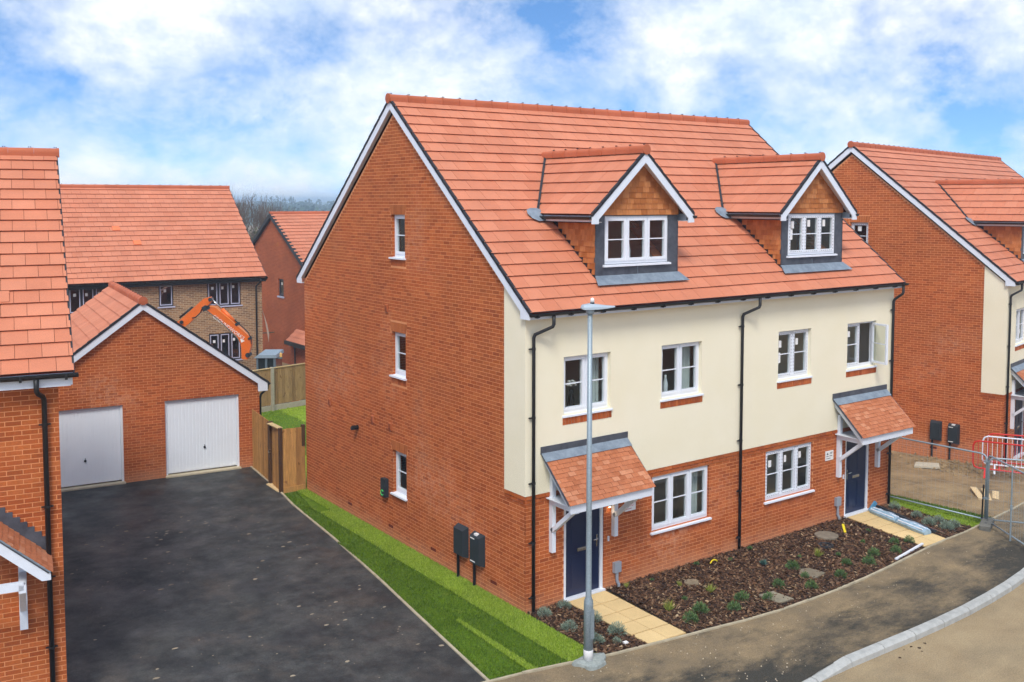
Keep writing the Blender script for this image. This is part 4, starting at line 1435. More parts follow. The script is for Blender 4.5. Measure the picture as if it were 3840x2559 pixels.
# ------------------------------------------------------------------ grass
def blades(name, polys, n, mat, hmin, hmax, label, wmul=1.0):
    """polys: list of quads [(x,y)*4]"""
    areas = []
    for q in polys:
        q = np.array(q)
        areas.append(abs(np.cross(q[1] - q[0], q[3] - q[0])) / 2 + abs(np.cross(q[2] - q[1], q[2] - q[3])) / 2)
    areas = np.array(areas)
    idx = RNG.choice(len(polys), n, p=areas / areas.sum())
    Q = np.array(polys, float)[idx]
    s, t = RNG.rand(n, 1), RNG.rand(n, 1)
    P = (Q[:, 0] * (1 - s) + Q[:, 1] * s) * (1 - t) + (Q[:, 3] * (1 - s) + Q[:, 2] * s) * t
    a = RNG.rand(n) * 6.283
    hgt = hmin + (hmax - hmin) * RNG.rand(n)
    w = (0.006 + 0.006 * RNG.rand(n)) * wmul
    lean = (RNG.rand(n) - 0.5) * 0.05
    V = np.zeros((n, 3, 3))
    V[:, 0] = np.stack([P[:, 0] - w * np.cos(a), P[:, 1] - w * np.sin(a), np.zeros(n)], 1)
    V[:, 1] = np.stack([P[:, 0] + w * np.cos(a), P[:, 1] + w * np.sin(a), np.zeros(n)], 1)
    V[:, 2] = np.stack([P[:, 0] + lean * np.cos(a + 1.5), P[:, 1] + lean * np.sin(a + 1.5), hgt], 1)
    o = link(name, quick_mesh(name, V.reshape(-1, 3), np.arange(3 * n).reshape(-1, 3), mat))
    return tag(o, label, "grass", kind="stuff")

lawn = thing("lawn", None, None)
lawn["kind"] = "structure"
def drx(y):
    for (x0, y0), (x1, y1) in zip(DR[:-1], DR[1:]):
        if y1 <= y <= y0:
            return x0 + (x1 - x0) * (y - y0) / (y1 - y0) + 0.03
    return DR[-1][0] + 0.03
light_q, dark_q = [], []
def turf(q, dark, z=0.0):
    m = MB()
    q = [(x + (random.uniform(-0.03, 0.03) if -1.6 < x < -0.1 else 0), y + random.uniform(-0.025, 0.025)) for x, y in q]
    n = 6
    vs = []
    for j in range(n + 1):
        for i in range(n + 1):
            s, t = i / n, j / n
            x = (q[0][0] * (1 - s) + q[1][0] * s) * (1 - t) + (q[3][0] * (1 - s) + q[2][0] * s) * t
            y = (q[0][1] * (1 - s) + q[1][1] * s) * (1 - t) + (q[3][1] * (1 - s) + q[2][1] * s) * t
            edge = 0.012 if (0 < i < n and 0 < j < n) else 0.0
            vs.append((x, y, z + edge + random.uniform(0, 0.006)))
    fs = [(j * (n + 1) + i, j * (n + 1) + i + 1, (j + 1) * (n + 1) + i + 1, (j + 1) * (n + 1) + i) for j in range(n) for i in range(n)]
    m.add(vs, fs).build("turf_roll", M_turf_d if dark else M_turf_l, lawn, smooth=True)
    (dark_q if dark else light_q).append(q)
lb = MB().prism([(x + 0.02, y, -0.02) for x, y in DR[1:]] + [(-0.05, -2.16, -0.02), (0.0, 0.0, -0.02), (0.0, 10.0, -0.02)], (0, 0, 0.014)).build("turf_bed", M_turf_d, lawn)
# strip against the wall (light), middle strip (dark), outer strip
j1 = [9.95, 7.9, 6.35, 4.68, 3.05, 1.42, -0.12, -2.12]
xa = -0.58
for a, b in zip(j1[:-1], j1[1:]):
    turf([(xa if a < 9 else -0.3, b), (0.0 if b > -1 else -0.02, b), (0.0, a), (xa if a < 9 else -0.3, a)], False)
j2 = [9.9, 8.4, 6.9, 5.3, 3.7, 2.1, 0.5, -1.98]
for a, b in zip(j2[:-1], j2[1:]):
    turf([(max(-1.13, drx(max(b, -1.8))), b + 0.02), (xa - 0.01, b - (0.06 if b < -1 else 0)), (xa - 0.01 if a < 9.8 else -0.3, a), (max(-1.13, drx(a)), a)], True)
j3 = [5.6, 3.1, 1.5, 0.5, -1.80]
for k, (a, b) in enumerate(zip(j3[:-1], j3[1:])):
    turf([(drx(max(b, -1.79)), b), (-1.30 if k == 3 else -1.14, b - 0.08 if k == 3 else b), (-1.25 if k == 3 else -1.14, a), (min(-1.15, drx(a)), a)], True)
turf([(-1.29, -1.90), (-1.14, -1.93), (-1.14, 0.5), (-1.24, 0.5)], False)
# side strip by the far end of the house, and the rear garden
turf([(11.64, -2.28), (12.45, -2.2), (12.15, 0.2), (11.64, 0.2)], False)
turf([(12.0, -2.22), (12.75, -2.15), (12.45, 0.3), (11.95, 0.3)], True, -0.004)
turf([(11.64, 0.2), (12.4, 0.2), (12.4, 9.5), (11.64, 9.5)], True)
gx = [-0.3, 1.4, 3.2, 4.9, 6.6, 9, 12]
for k in range(6):
    turf([(gx[k], 10.0), (gx[k + 1], 10.0), (gx[k + 1] + 0.2, 20.25), (gx[k] + 0.2, 20.25)], k % 2 == 1)
nearL = [q for q in light_q if max(p[1] for p in q) < 12]
nearD = [q for q in dark_q if max(p[1] for p in q) < 12]
blades("grass", nearL, 60000, M_blade_l, 0.018, 0.055, "pale green short grass on the freshly laid turf strips")
blades("grass", nearD, 66000, M_blade_d, 0.018, 0.055, "dark green short grass on the freshly laid turf strips")
blades("grass", [q for q in light_q + dark_q if max(p[1] for p in q) > 12], 26000, M_blade_l, 0.02, 0.06, "bright green grass of the rear garden behind the side gate", 2.0)

# ------------------------------------------------------------------ planting beds
beds = [[(0.03, -0.01), (0.90, -0.01), (0.95, -2.33), (0.0, -2.18)],
        [(2.02, -0.01), (9.76, -0.01), (9.40, -2.40), (1.86, -2.44)],
        [(10.86, -0.01), (11.63, -0.01), (11.62, -2.30), (10.40, -2.38)]]
bed_tops = [[(1.9, -2.44), (2.96, -2.61), (4.1, -2.71), (6.16, -2.72), (8.06, -2.57), (9.4, -2.42)]]
def bed_poly(k):
    if k == 1:
        return [(2.02, -0.005), (1.86, -2.44)] + bed_tops[0][1:] + [(9.76, -0.005)]
    b = beds[k]
    return [b[0], b[3], b[2], b[1]]
for k in range(3):
    sheet("planting_bed", bed_poly(k), 0.012, M_mulch)
def chips(n):
    out = []
    quads = beds + [[(1.9, -2.40), (9.4, -2.38), (8.06, -2.56), (2.96, -2.60)], [(2.96, -2.60), (8.06, -2.56), (6.16, -2.71), (4.1, -2.70)]]
    ar = [2.1, 18.3, 2.4, 1.1, 0.5]
    idx = RNG.choice(len(quads), n, p=np.array(ar) / sum(ar))
    Q = np.array(quads, float)[idx]
    s, t = RNG.rand(n, 1), RNG.rand(n, 1)
    P = (Q[:, 0] * (1 - s) + Q[:, 1] * s) * (1 - t) + (Q[:, 3] * (1 - s) + Q[:, 2] * s) * t
    a = RNG.rand(n) * 6.283
    L = 0.012 + 0.03 * RNG.rand(n) ** 1.5
    w = L * (0.3 + 0.35 * RNG.rand(n))
    z = 0.016 + 0.035 * RNG.rand(n) ** 1.5
    tz = (RNG.rand(n) - 0.5) * 1.1 * L
    tw = (RNG.rand(n) - 0.5) * 1.0 * w
    ca, sa = np.cos(a), np.sin(a)
    V = np.zeros((n, 4, 3))
    for k, (i, j) in enumerate(((-1, -1), (1, -1), (1, 1), (-1, 1))):
        V[:, k, 0] = P[:, 0] + i * L * ca - j * w * sa
        V[:, k, 1] = P[:, 1] + i * L * sa + j * w * ca
        V[:, k, 2] = z + i * tz + j * tw
    V[:, :, 2] = np.maximum(V[:, :, 2], 0.013)
    o = link("bark_mulch", quick_mesh("bark_mulch", V.reshape(-1, 3), np.arange(4 * n).reshape(-1, 4), M_chip))
    tag(o, "brown bark chips covering the front planting beds", "mulch", kind="stuff")
chips(26000)

def path(name, x0, x1, x0b, x1b, y1, rows):
    p = sheet(name, [(x0, -0.06), (x0b, y1), (x1b, y1 - 0.06), (x1, -0.06)], 0.008, M_joint)
    n = rows
    for k in range(n):
        t0, t1 = k / n, (k + 1) / n
        for s0, s1 in ((0.0, 0.5), (0.5, 1.0)):
            def pt(s, t):
                a = x0 + (x1 - x0) * s; b = x0b + (x1b - x0b) * s
                return (a + (b - a) * t, -0.07 + (y1 - 0.05 * s + 0.07) * t)
            sh = (0.5 / n if s0 > 0 else 0)
            g = 0.006
            T0, T1 = min(1, t0 + sh * 0.0), min(1, t1)
            q = [pt(s0 + g, T0 + g), pt(s1 - g, T0 + g), pt(s1 - g, T1 - g), pt(s0 + g, T1 - g)]
            zj = random.uniform(-0.002, 0.003)
            MB().prism([(x, y, 0.0) for x, y in q][::-1], (0, 0, 0.022 + zj)).build("paving_slab", M_slab, p)
path("garden_path", 0.95, 1.93, 0.98, 1.84, -2.36, 5)
path("garden_path", 9.82, 10.82, 9.46, 10.34, -2.37, 5)

# plants
def plant_mesh(name, mat, n, r, h, wl, ll, spiky=0.0, seed=1):
    """a mound: short fine leaves standing on a dome, pointing outwards and up"""
    rs = np.random.RandomState(seed)
    vs, fs = [], []
    lob = [(rs.rand() * 6.283, 0.25 + 0.35 * rs.rand()) for _ in range(4)]
    for k in range(n):
        a = rs.rand() * 6.283
        e = math.asin(min(1, rs.rand() ** 0.8))
        q = rs.rand() ** 0.35
        wob = 1 + 0.22 * sum(math.cos(a - la) * w for la, w in lob) + 0.12 * (rs.rand() - 0.5)
        c = Vector((r * wob * q * math.cos(a) * math.cos(e), r * wob * q * math.sin(a) * math.cos(e), h * q * math.sin(e) * wob))
        if spiky:
            c *= 0.25
        d = Vector((math.cos(a) * math.cos(e) * (1 - spiky * 0.45), math.sin(a) * math.cos(e) * (1 - spiky * 0.45), math.sin(e) * 0.7 + 0.45 + spiky * 0.6)).normalized()
        d = (d + Vector((rs.rand() - 0.5, rs.rand() - 0.5, rs.rand() - 0.5)) * 0.7).normalized()
        L = ll * (0.5 + 0.8 * rs.rand())
        tip = c + d * L
        sd = d.cross(Vector((rs.rand() - 0.5, rs.rand() - 0.5, rs.rand() - 0.5)))
        sd = sd.normalized() * wl
        mid = c + d * L * 0.5
        i = len(vs)
        vs += [tuple(c), tuple(mid - sd), tuple(tip), tuple(mid + sd)]
        fs.append((i, i + 1, i + 2, i + 3))
    return MB().add(vs, fs).mesh(name, mat)
PM = {
    "lav": [plant_mesh("lavender", M_lav, 620, 0.15, 0.17, 0.0045, 0.055, 0, s) for s in (1, 2, 3)],
    "green": [plant_mesh("low_shrub", M_green, 520, 0.145, 0.19, 0.006, 0.07, 0, s) for s in (4, 5, 6, 17)],
    "lime": [plant_mesh("lime_grass", M_lime, 90, 0.10, 0.12, 0.006, 0.22, 0.8, s) for s in (7, 8)],
    "weed": [plant_mesh("small_herb", M_green, 110, 0.09, 0.15, 0.008, 0.08, 0.15, s) for s in (9, 10)],
    "blue": [plant_mesh("bluegreen_shrub", M_bluegreen, 150, 0.09, 0.18, 0.008, 0.11, 0.4, s) for s in (12,)],
}
PN = {"lav": "lavender_plant", "green": "low_shrub", "lime": "ornamental_grass", "weed": "young_perennial", "blue": "bluegreen_shrub"}
PLANTS = [
    ("lav", 0.22, -0.34, 1.0, "grey-green lavender mound at the corner downpipe foot"),
    ("lav", 0.76, -0.24, 1.0, "grey-green lavender mound beside the near front door frame"),
    ("lav", 0.20, -1.07, 1.1, "grey-green lavender left of the lamp post at the turf edge"),
    ("lav", 0.83, -1.05, 1.1, "grey-green lavender beside the near path, just right of the lamp post"),
    ("lav", 0.27, -1.76, 1.15, "grey-green lavender tight to the right side of the lamp post base"),
    ("lav", 0.80, -1.70, 1.25, "largest grey-green lavender by the front end of the near path"),
    ("lav", 0.57, -1.97, 0.6, "smallest lavender tuft next to the largest one by the near path"),
    ("lav", 11.41, -0.36, 1.05, "grey-green lavender against the far end corner of the house"),
    ("lav", 11.25, -1.05, 1.0, "rear lavender of the bed beyond the far path, by the turf"),
    ("lav", 10.96, -1.56, 1.15, "lavender mound beside the middle of the wrapped bundle"),
    ("lav", 11.31, -1.60, 1.0, "lavender mound against the turf beyond the far path"),
    ("lav", 10.97, -2.02, 1.3, "biggest round lavender at the front of the far bed"),
    ("lav", 11.27, -2.0, 1.1, "round lavender beside the biggest one near the fence foot block"),
    ("green", 2.26, -2.13, 1.25, "bright green bushy plant nearest the end of the near path"),
    ("green", 2.70, -1.95, 1.3, "broad green plant second along the edging from the near path"),
    ("green", 3.29, -2.24, 1.15, "green mound third along the edging from the near path"),
    ("green", 3.76, -1.98, 1.2, "green mound left of the nearer square cover"),
    ("green", 4.22, -2.28, 0.95, "green mound growing over the edge of the nearer square cover"),
    ("green", 4.92, -1.97, 1.05, "green mound right of the nearer square cover"),
    ("green", 5.39, -2.42, 1.05, "green mound on the edging between the two square covers"),
    ("green", 5.73, -1.97, 0.8, "small green tuft on the left edge of the farther square cover"),
    ("green", 5.94, -1.50, 1.2, "tall green plant behind the farther square cover"),
    ("green", 6.38, -2.38, 1.05, "green mound right of the farther square cover at the edging"),
    ("green", 7.49, -2.30, 1.2, "green mound on the edging left of the white plastic strip"),
    ("green", 7.07, -2.02, 0.95, "green mound between the farther square cover and the white strip"),
    ("green", 8.03, -2.05, 1.1, "dark green mound just behind the white plastic strip"),
    ("green", 8.59, -2.22, 1.05, "dark green mound beside the middle of the white plastic strip"),
    ("green", 9.07, -1.85, 0.95, "dark green mound near the far path, left of the bed corner"),
    ("green", 9.40, -2.02, 1.0, "dark green mound in the bed corner at the far path"),
    ("weed", 8.54, -1.41, 1.2, "loose leafy plant right of the small dark drain cover"),
    ("weed", 7.38, -1.59, 1.2, "leafy plant with pale tips in the middle of the long bed"),
    ("lime", 6.96, -1.38, 1.1, "yellow-green spiky plant in the middle of the long bed"),
    ("lime", 2.25, -1.53, 1.2, "yellow-green spiky grass beside the near path"),
    ("lime", 3.56, -1.38, 1.1, "yellow-green spiky grass in front of the round worn cover"),
    ("lime", 3.30, -0.80, 0.7, "small lime tuft left of the round worn cover"),
    ("lime", 2.37, -0.22, 0.7, "small lime seedling under the grey cable box"),
    ("weed", 2.89, -1.34, 1.2, "loose green clump between the two spiky grasses"),
    ("weed", 3.05, -0.25, 0.9, "leafy seedling against the wall left of the near ground window"),
    ("weed", 4.45, -0.15, 1.2, "dry wispy plant against the wall below the near ground window"),
    ("weed", 5.24, -0.40, 1.0, "leafy plant near the foot of the middle downpipe"),
    ("weed", 6.61, -1.15, 0.9, "low olive clump in the centre of the long bed"),
    ("weed", 9.34, -1.00, 1.0, "loose green plant near the far path and yellow marker"),
    ("weed", 6.1, -0.2, 1.3, "dry brown-green growth at the wall right of the middle downpipe"),
    ("blue", 5.60, -0.99, 1.1, "blue-green upright shrub in the long bed below the middle downpipe"),
]
for k, (kind, x, y, s, lab) in enumerate(PLANTS):
    s *= 0.72 if kind in ("green", "weed", "lime") else 0.85
    o = link(PN[kind], PM[kind][k % len(PM[kind])], None, T(x, y, 0.012) @ RZ(random.uniform(0, 6.28)) @ SC(s, s, s))
    tag(o, lab, "plant", "plants in the front beds")

# covers and litter in the bed
def cover(name, pts, lab, mat=M_conc, z=0.05):
    o = MB().prism([(x, y, 0.0) for x, y in pts], (0, 0, z)).build(name, mat)
    tag(o, lab, "drain cover")
    return o
cover("inspection_cover", [(4.20, -2.06), (4.58, -2.10), (4.62, -2.58), (4.23, -2.55)][::-1], "square concrete cover in the bed, nearer to the near path", simple("cover_concrete", C(140, 132, 112), 0.95, 0.1, var=0.2))
cover("inspection_cover", [(6.02, -1.66), (6.20, -1.73), (6.26, -2.10), (5.84, -2.16), (5.78, -1.80)][::-1], "square concrete cover in the bed, farther from the near path", simple("cover_concrete_b", C(126, 116, 98), 0.95, 0.1, var=0.2))
cover("inspection_cover", [(3.62 + 0.17 * math.cos(t), -0.82 + 0.15 * math.sin(t)) for t in np.linspace(0, 6.28, 10)[:-1]], "round worn cover near the wall under the near ground window", simple("cover_concrete_c", C(136, 122, 100), 0.95, 0.1, var=0.2))
rc = tag(MB().lathe([(0.27, 0.0), (0.27, 0.05), (0.24, 0.06), (0.0, 0.06)], n=20).build("round_cover", simple("round_cover_concrete", C(128, 118, 102), 0.95, 0.1, var=0.25), None, T(8.22, -0.66, 0.012)), "round grey cover in the bed near the far path", "drain cover")
rg = MB().lathe([(0.17, 0.0), (0.17, 0.05), (0.13, 0.05), (0.13, 0.02), (0.0, 0.02)], n=18).build("drain_gully", M_meter, None, T(7.66, -1.06, 0.012))
tag(rg, "small dark ring drain in front of the round grey cover", "drain cover")
tag(MB().tube([(4.69, -0.33, 0.05), (4.74, -0.33, 0.10), (4.80, -0.33, 0.11), (4.86, -0.34, 0.09), (4.89, -0.34, 0.06)], 0.014, 6).build("plastic_hook", M_yellow), "small curved yellow plastic piece near the wall", "litter")
tag(MB().bar((8.76, -0.78, 0.04), (8.92, -0.60, 0.16), 0.055, 0.02).build("plastic_marker", M_yellow), "upright yellow plastic strip behind the far path plants", "litter")
tag(MB().bar((8.15, -2.50, 0.05), (9.50, -2.30, 0.06), 0.05, 0.03).build("plastic_strip", M_white), "white plastic strip lying on the bed edge by the far path", "strip")
tag(MB().box(0.62, 0.70, -2.12, -2.05, 0.012, 0.05).build("pebble", M_paper), "single white pebble at the bed front by the near path", "stone")

# ------------------------------------------------------------------ the houses
cur1 = [(1.72, 1.99)]
units_main = {
    "first": [(0.90, 2.09, None, False, False, [(1.70, 2.03)]), (3.49, 4.68, None, False, False, [(4.30, 4.62)]),
              (7.18, 8.36, [[(0.12, 0.66, 0.09, 0.16), (0.08, 0.30, 0.08, 0.24)], [(0.18, 0.68, 0.09, 0.15)]], True, False, None),
              (9.75, 10.92, [[(0.15, 0.70, 0.09, 0.14)], [(0.3, 0.7, 0.06, 0.1)]], True, True, None)],
    "ground": [(3.27, 4.97, None, False, [(4.55, 4.9)]),
               (6.83, 8.52, [[(0.2, 0.66, 0.10, 0.16)], [(0.2, 0.70, 0.08, 0.16)], [(0.15, 0.72, 0.09, 0.15)]], True, None)],
    "doors": [(0.93, 1.95), (9.80, 10.78)],
    "canopies": [(0.37, 2.52), (9.24, 11.38)],
    "dormers": [3.11, 8.77],
    "pipes": [0.14, 5.90, 11.56],
    "vents": [(5.34, 5.35), (8.42, 2.66), (6.08, 2.64), (5.21, 2.62)],
    "air_bricks": [(7.35, 0.235), (5.25, 0.235), (3.35, 0.235), (1.05, 0.235)],
    "meters": [(1.95, 2.35, 0.49, 1.13), (1.35, 1.74, 0.48, 1.13)],
}
main = house_a("semi_detached_house", "large red brick and cream rendered house with two dormers in the centre", (0, 0, 0), 0.0, 11.62, units_main,
               [(4.50, 5.12, 6.50, 7.50), (4.50, 5.14, 3.80, 4.84), (4.50, 5.14, 1.06, 2.10)])
Fm = Matrix.Identity(4)
Gm = T(0, 9.95, 0) @ RZ(-math.pi / 2)
plot_sign(main, Fm, 2.50, 1.50, True)
plot_sign(main, Fm, 9.00, 1.54, False)
for (u, z) in ((2.19, 0.31), (9.40, 0.36)):
    b = MB().box(u, u + 0.18, -0.075, -0.002, z, z + 0.21).build("cable_box", M_grey_box, main)
    MB().tube([(u + 0.09, -0.04, z), (u + 0.09, -0.04, 0.14), (u + 0.12, -0.06, 0.06), (u + 0.12, -0.07, -0.02)], 0.032, 8).build("cable_duct", M_grey_box, b)
for u in (2.045, 9.70):
    MB().box(u, u + 0.035, -0.03, -0.002, 0.99, 1.09).build("doorbell", M_white, main)
# lit porch lamp
lp = MB().box(2.04, 2.10, -0.07, -0.002, 1.70, 1.82).build("porch_lamp", M_black, main)
em = bpy.data.materials.new("lamp_glow")
em.use_nodes = True
em.node_tree.nodes["Principled BSDF"].inputs["Emission Color"].default_value = (1, 0.82, 0.55, 1)
em.node_tree.nodes["Principled BSDF"].inputs["Emission Strength"].default_value = 12
MB().lathe([(0.0, -0.015), (0.022, -0.01), (0.022, 0.0), (0.0, 0.001)], (2.07, -0.045, 1.699), 10).build("lamp_lens", em, lp)
ld = bpy.data.lights.new("porch_light", 'SPOT')
ld.energy = 0.35
ld.spot_size = math.radians(120)
ld.color = (1, 0.8, 0.55)
ld.shadow_soft_size = 0.03
lo = link("porch_light", ld, lp, T(2.07, -0.06, 1.66))
# car charger
ch = MB().box(9.95 - 5.54, 9.95 - 5.34, -0.11, -0.002, 0.93, 1.36).build("car_charger", M_meter, main, Gm)
gm_ = bpy.data.materials.new("green_led")
gm_.use_nodes = True
gm_.node_tree.nodes["Principled BSDF"].inputs["Base Color"].default_value = (0.02, 0.3, 0.05, 1)
gm_.node_tree.nodes["Principled BSDF"].inputs["Emission Color"].default_value = (0.15, 1.0, 0.25, 1)
gm_.node_tree.nodes["Principled BSDF"].inputs["Emission Strength"].default_value = 0.25
ringp = [(9.95 - 5.46 + 0.062 * math.cos(t), -0.114, 1.03 + 0.062 * math.sin(t)) for t in np.linspace(0.6, 5.7, 16)]
MB().tube(ringp, 0.008, 5).build("status_ring", gm_, ch)
fl = MB().tube([(9.95 - 6.88, -0.002, 2.29), (9.95 - 6.88, -0.14, 2.29)], 0.055, 12).tube([(9.95 - 6.88, -0.14, 2.29), (9.95 - 6.88, -0.17, 2.31)], [0.065, 0.05], 12).build("boiler_flue", M_terrablack, main, Gm)

# things on the window boards inside
def vase(name, x, y, z, prof, mat, lab):
    o = MB().lathe(prof, n=12).build(name, mat, None, T(x, y, z), smooth=True)
    tag(o, lab, "vase")
    return o
MB().box(0.86, 2.13, 0.14, 0.30, 3.66, 3.69).build("window_board", M_white, main)
MB().box(3.45, 4.72, 0.14, 0.30, 3.66, 3.69).build("window_board", M_white, main)
v1 = vase("flower_vase", 1.30, 0.24, 3.69, [(0.03, 0), (0.06, 0.1), (0.07, 0.22), (0.04, 0.34), (0.05, 0.42)], M_terrablack, "dark vase with white flowers behind the near first-floor window")
fm = MB()
for k in range(26):
    a, e = random.uniform(0, 6.28), random.uniform(0.2, 1.5)
    c = Vector((0.09 * math.cos(a) * math.cos(e), 0.06 * math.sin(a), 0.48 + 0.12 * math.sin(e)))
    for q in range(3):
        d1 = Vector((random.uniform(-1, 1), random.uniform(-1, 1), random.uniform(-1, 1))).normalized() * 0.03
        d2 = d1.cross(Vector((random.uniform(-1, 1), random.uniform(-1, 1), 1))).normalized() * 0.03
        fm.poly(tuple(c - d1), tuple(c + d2), tuple(c + d1), tuple(c - d2))
fm.build("flowers", M_paper, v1)
vase("white_vase", 3.88, 0.26, 3.69, [(0.035, 0), (0.05, 0.08), (0.05, 0.28), (0.02, 0.40), (0.025, 0.44)], M_white, "tall white vase behind the second first-floor window")
vase("white_vase", 3.02, 0.52, 6.50, [(0.04, 0), (0.055, 0.1), (0.05, 0.3), (0.03, 0.42)], M_white, "white bottle vase behind the near dormer window")

units_right = {
    "first": [(0.95, 2.12, [[(0.4, 0.3, 0.06, 0.14)], [(0.3, 0.2, 0.06, 0.14)]], False, False, None), (4.2, 5.4, None, False, False, None)],
    "ground": [(3.6, 5.3, None, False, None)],
    "doors": [(1.25, 2.27)],
    "canopies": [(0.55, 2.75)],
    "dormers": [3.65],
    "pipes": [0.14, 7.8],
    "vents": [],
    "air_bricks": [(4.1, 0.235), (2.05, 0.235), (0.4, 0.235)],
    "meters": [(1.80, 2.15, 0.52, 1.16), (1.25, 1.60, 0.50, 1.14)],
}
house_a("end_house", "red brick gabled house at the right edge behind the wire fencing", (18.92, 0.887, -0.39), 0.207, 15.66, units_right, [(4.36, 4.98, 6.50, 7.48)], right=True)

# ------------------------------------------------------------------ house on the left edge
def left_house():
    h = thing("detached_house", "red brick house at the left edge with black downpipe and pitched porch", "house", (-7.77, 1.5, 0), -0.165)
    W, yr, t = 8.0, 4.765, 0.692
    ye, ze = -0.28, 5.25
    D = 2 * yr
    bricks, tiles, plain = [], [], []
    Fl = T(-W, 0, 0)
    ops = [(2.5, 4.2, 3.2, 4.4)]
    w = wall_mesh(0, W, -0.3, [(0, 5.06), (W, 5.06)], (), 0.0025).build("front_wall", M_mortar, h, Fl)
    add_bricks(bricks, w, Fl, brick_rects(0, W, -0.075, 5.06, (), None, 0.06))
    ow = MB()
    ow.poly((0, 0, -0.5), (0, D, -0.5), (0, D, 5.05), (0, yr, 5.05 + yr * t), (0, 0, 5.05))
    ow.poly((-W, D, -0.5), (-W, D, 5.05), (0, D, 5.05), (0, D, -0.5))
    ow.poly((-W, 0, -0.5), (-W, D, -0.5), (-W, D, 5.05), (-W, yr, 5.05 + yr * t), (-W, 0, 5.05))
    ow.build("side_walls", M_brickwall, h)
    fr = slope_frame(-W - 0.2, ye, ze, 0, t)
    Ls = (yr - ye) * math.sqrt(1 + t * t)
    roof = MB().poly((0, 0, 0), (W + 0.4, 0, 0), (W + 0.4, Ls, 0), (0, Ls, 0)).build("roof", M_deck, h, fr)
    add_tiles(tiles, roof, fr, W + 0.42, Ls)
    bk = slope_frame(0.2, D - ye, ze, math.pi, t)
    rb = MB().poly((0, 0, 0), (W + 0.4, 0, 0), (W + 0.4, Ls, 0), (0, Ls, 0)).build("roof_back", M_deck, h, bk)
    add_tiles(tiles, rb, bk, W + 0.4, Ls, vis=False)
    zr = ze + (yr - ye) * t
    ridge_run(h, (0.26, yr, zr), (-W - 0.2, yr, zr), step=0.45)
    MB().box(-W - 0.1, 0.17, -0.235, -0.21, 5.015, 5.22).build("fascia", M_wood_white, h)
    MB().box(-W - 0.1, 0.17, -0.209, 0.0, 5.02, 5.035).build("soffit", M_soffit, h)
    gutter(h, Matrix.Identity(4), -W - 0.1, 0.28, -0.295, 5.21, r=0.062, brk=0.62)
    vb = MB()
    for s in (1, -1):
        Y = lambda y: y if s == 1 else 2 * yr - y
        vb.prism([(0.2, Y(ye), ze - 0.06), (0.2, Y(yr), zr - 0.06), (0.2, Y(yr), zr + 0.0), (0.2, Y(ye), ze + 0.0)], (0.03, 0, 0))
        MB().prism([(0.17, Y(ye + 0.05), ze - 0.22), (0.17, Y(yr), zr - 0.26), (0.17, Y(yr), zr - 0.06), (0.17, Y(ye + 0.05), ze - 0.02)], (0.028, 0, 0)).build("bargeboard", M_wood_white, h)
    vb.build("dry_verge", M_verge, h)
    downpipe(h, Matrix.Identity(4), [(-0.30, -0.295, 5.16), (-0.30, -0.295, 4.98), (-0.28, -0.27, 4.93), (-0.22, -0.10, 4.86), (-0.20, -0.07, 4.80), (-0.20, -0.07, -0.02)], r=0.038, clips=(4.42, 3.15, 2.05, 0.95), side=0)
    # vent tile
    vt = T(-W - 0.2, 0, 0)
    MB().box(W - 0.80, W - 0.44, 5 * 0.3246 + 0.03, 5 * 0.3246 + 0.30, 0.03, 0.055).build("vent_tile", M_tile, h, fr)
    # pitched porch canopy, ridge at right angles to the wall
    xc, hw, yf = -1.55, 1.36, -0.80
    zr2, tp = 3.62, 0.90
    ze2 = zr2 - hw * tp
    Lp = hw * math.sqrt(1 + tp * tp)
    for s in (-1, 1):
        if s == 1:
            Ms = T(xc + hw, yf, ze2) @ RZ(math.pi / 2) @ RX(math.atan(tp))
        else:
            Ms = T(xc - hw, 0.0, ze2) @ RZ(-math.pi / 2) @ RX(math.atan(tp))
        d = MB().box(0.02, -yf - 0.02, 0.0, Lp, -0.05, -0.012).build("porch_roof", M_lead, h, Ms)
        k = 0
        while k * PLg < Lp - 0.05:
            off = -(k % 2) * 0.0835
            j = 0
            while off + j * 0.167 < -yf:
                a, b = max(0, off + j * 0.167), min(-yf, off + j * 0.167 + 0.163)
                j += 1
                if b - a > 0.02:
                    plain.append((d, Ms, T(a, k * PLg - 0.03, random.uniform(-0.003, 0.003)) @ SC(b - a, 1, 1), (b - a) * PLg, s == 1))
            k += 1
        xo = xc + s * hw
        MB().prism([(xo, yf + 0.03, ze2 - 0.04), (xc, yf + 0.03, zr2 - 0.04), (xc, yf + 0.03, zr2 - 0.25), (xo - s * 0.12, yf + 0.03, ze2 - 0.14), (xo, yf + 0.03, ze2 - 0.14)], (0, 0.04, 0)).build("bargeboard", M_wood_white, h)
        MB().prism([(xo, yf + 0.00, ze2 - 0.035), (xc, yf + 0.0, zr2 - 0.035), (xc, yf + 0.0, zr2 + 0.0), (xo, yf + 0.0, ze2 + 0.0)], (0, 0.03, 0)).build("verge_mortar", M_lead_pale, h)
        # stepped lead flashing on the wall
        n = 14
        for k in range(n):
            a0, a1 = k / n, (k + 1) / n
            X0, X1 = xo + (xc - xo) * a0, xo + (xc - xo) * a1
            Z0, Z1 = ze2 + (zr2 - ze2) * a0, ze2 + (zr2 - ze2) * a1
            MB().prism([(X0, -0.014, Z0), (X1, -0.014, Z1), (X1 , -0.014, Z1 + 0.20), (X0 , -0.014, Z1 + 0.20)], (0, 0.010, 0)).build("step_flashing", M_lead, h)
        px = xc + s * 0.98
        g = MB()
        g.box(px - 0.055, px + 0.055, -0.12, -0.002, 1.32, 2.30)
        g.box(px - 0.05, px + 0.05, yf + 0.08, -0.12, 2.10, 2.22)
        g.bar((px, -0.08, 1.62), (px, yf + 0.16, 2.12), 0.08, 0.09, (1, 0, 0))
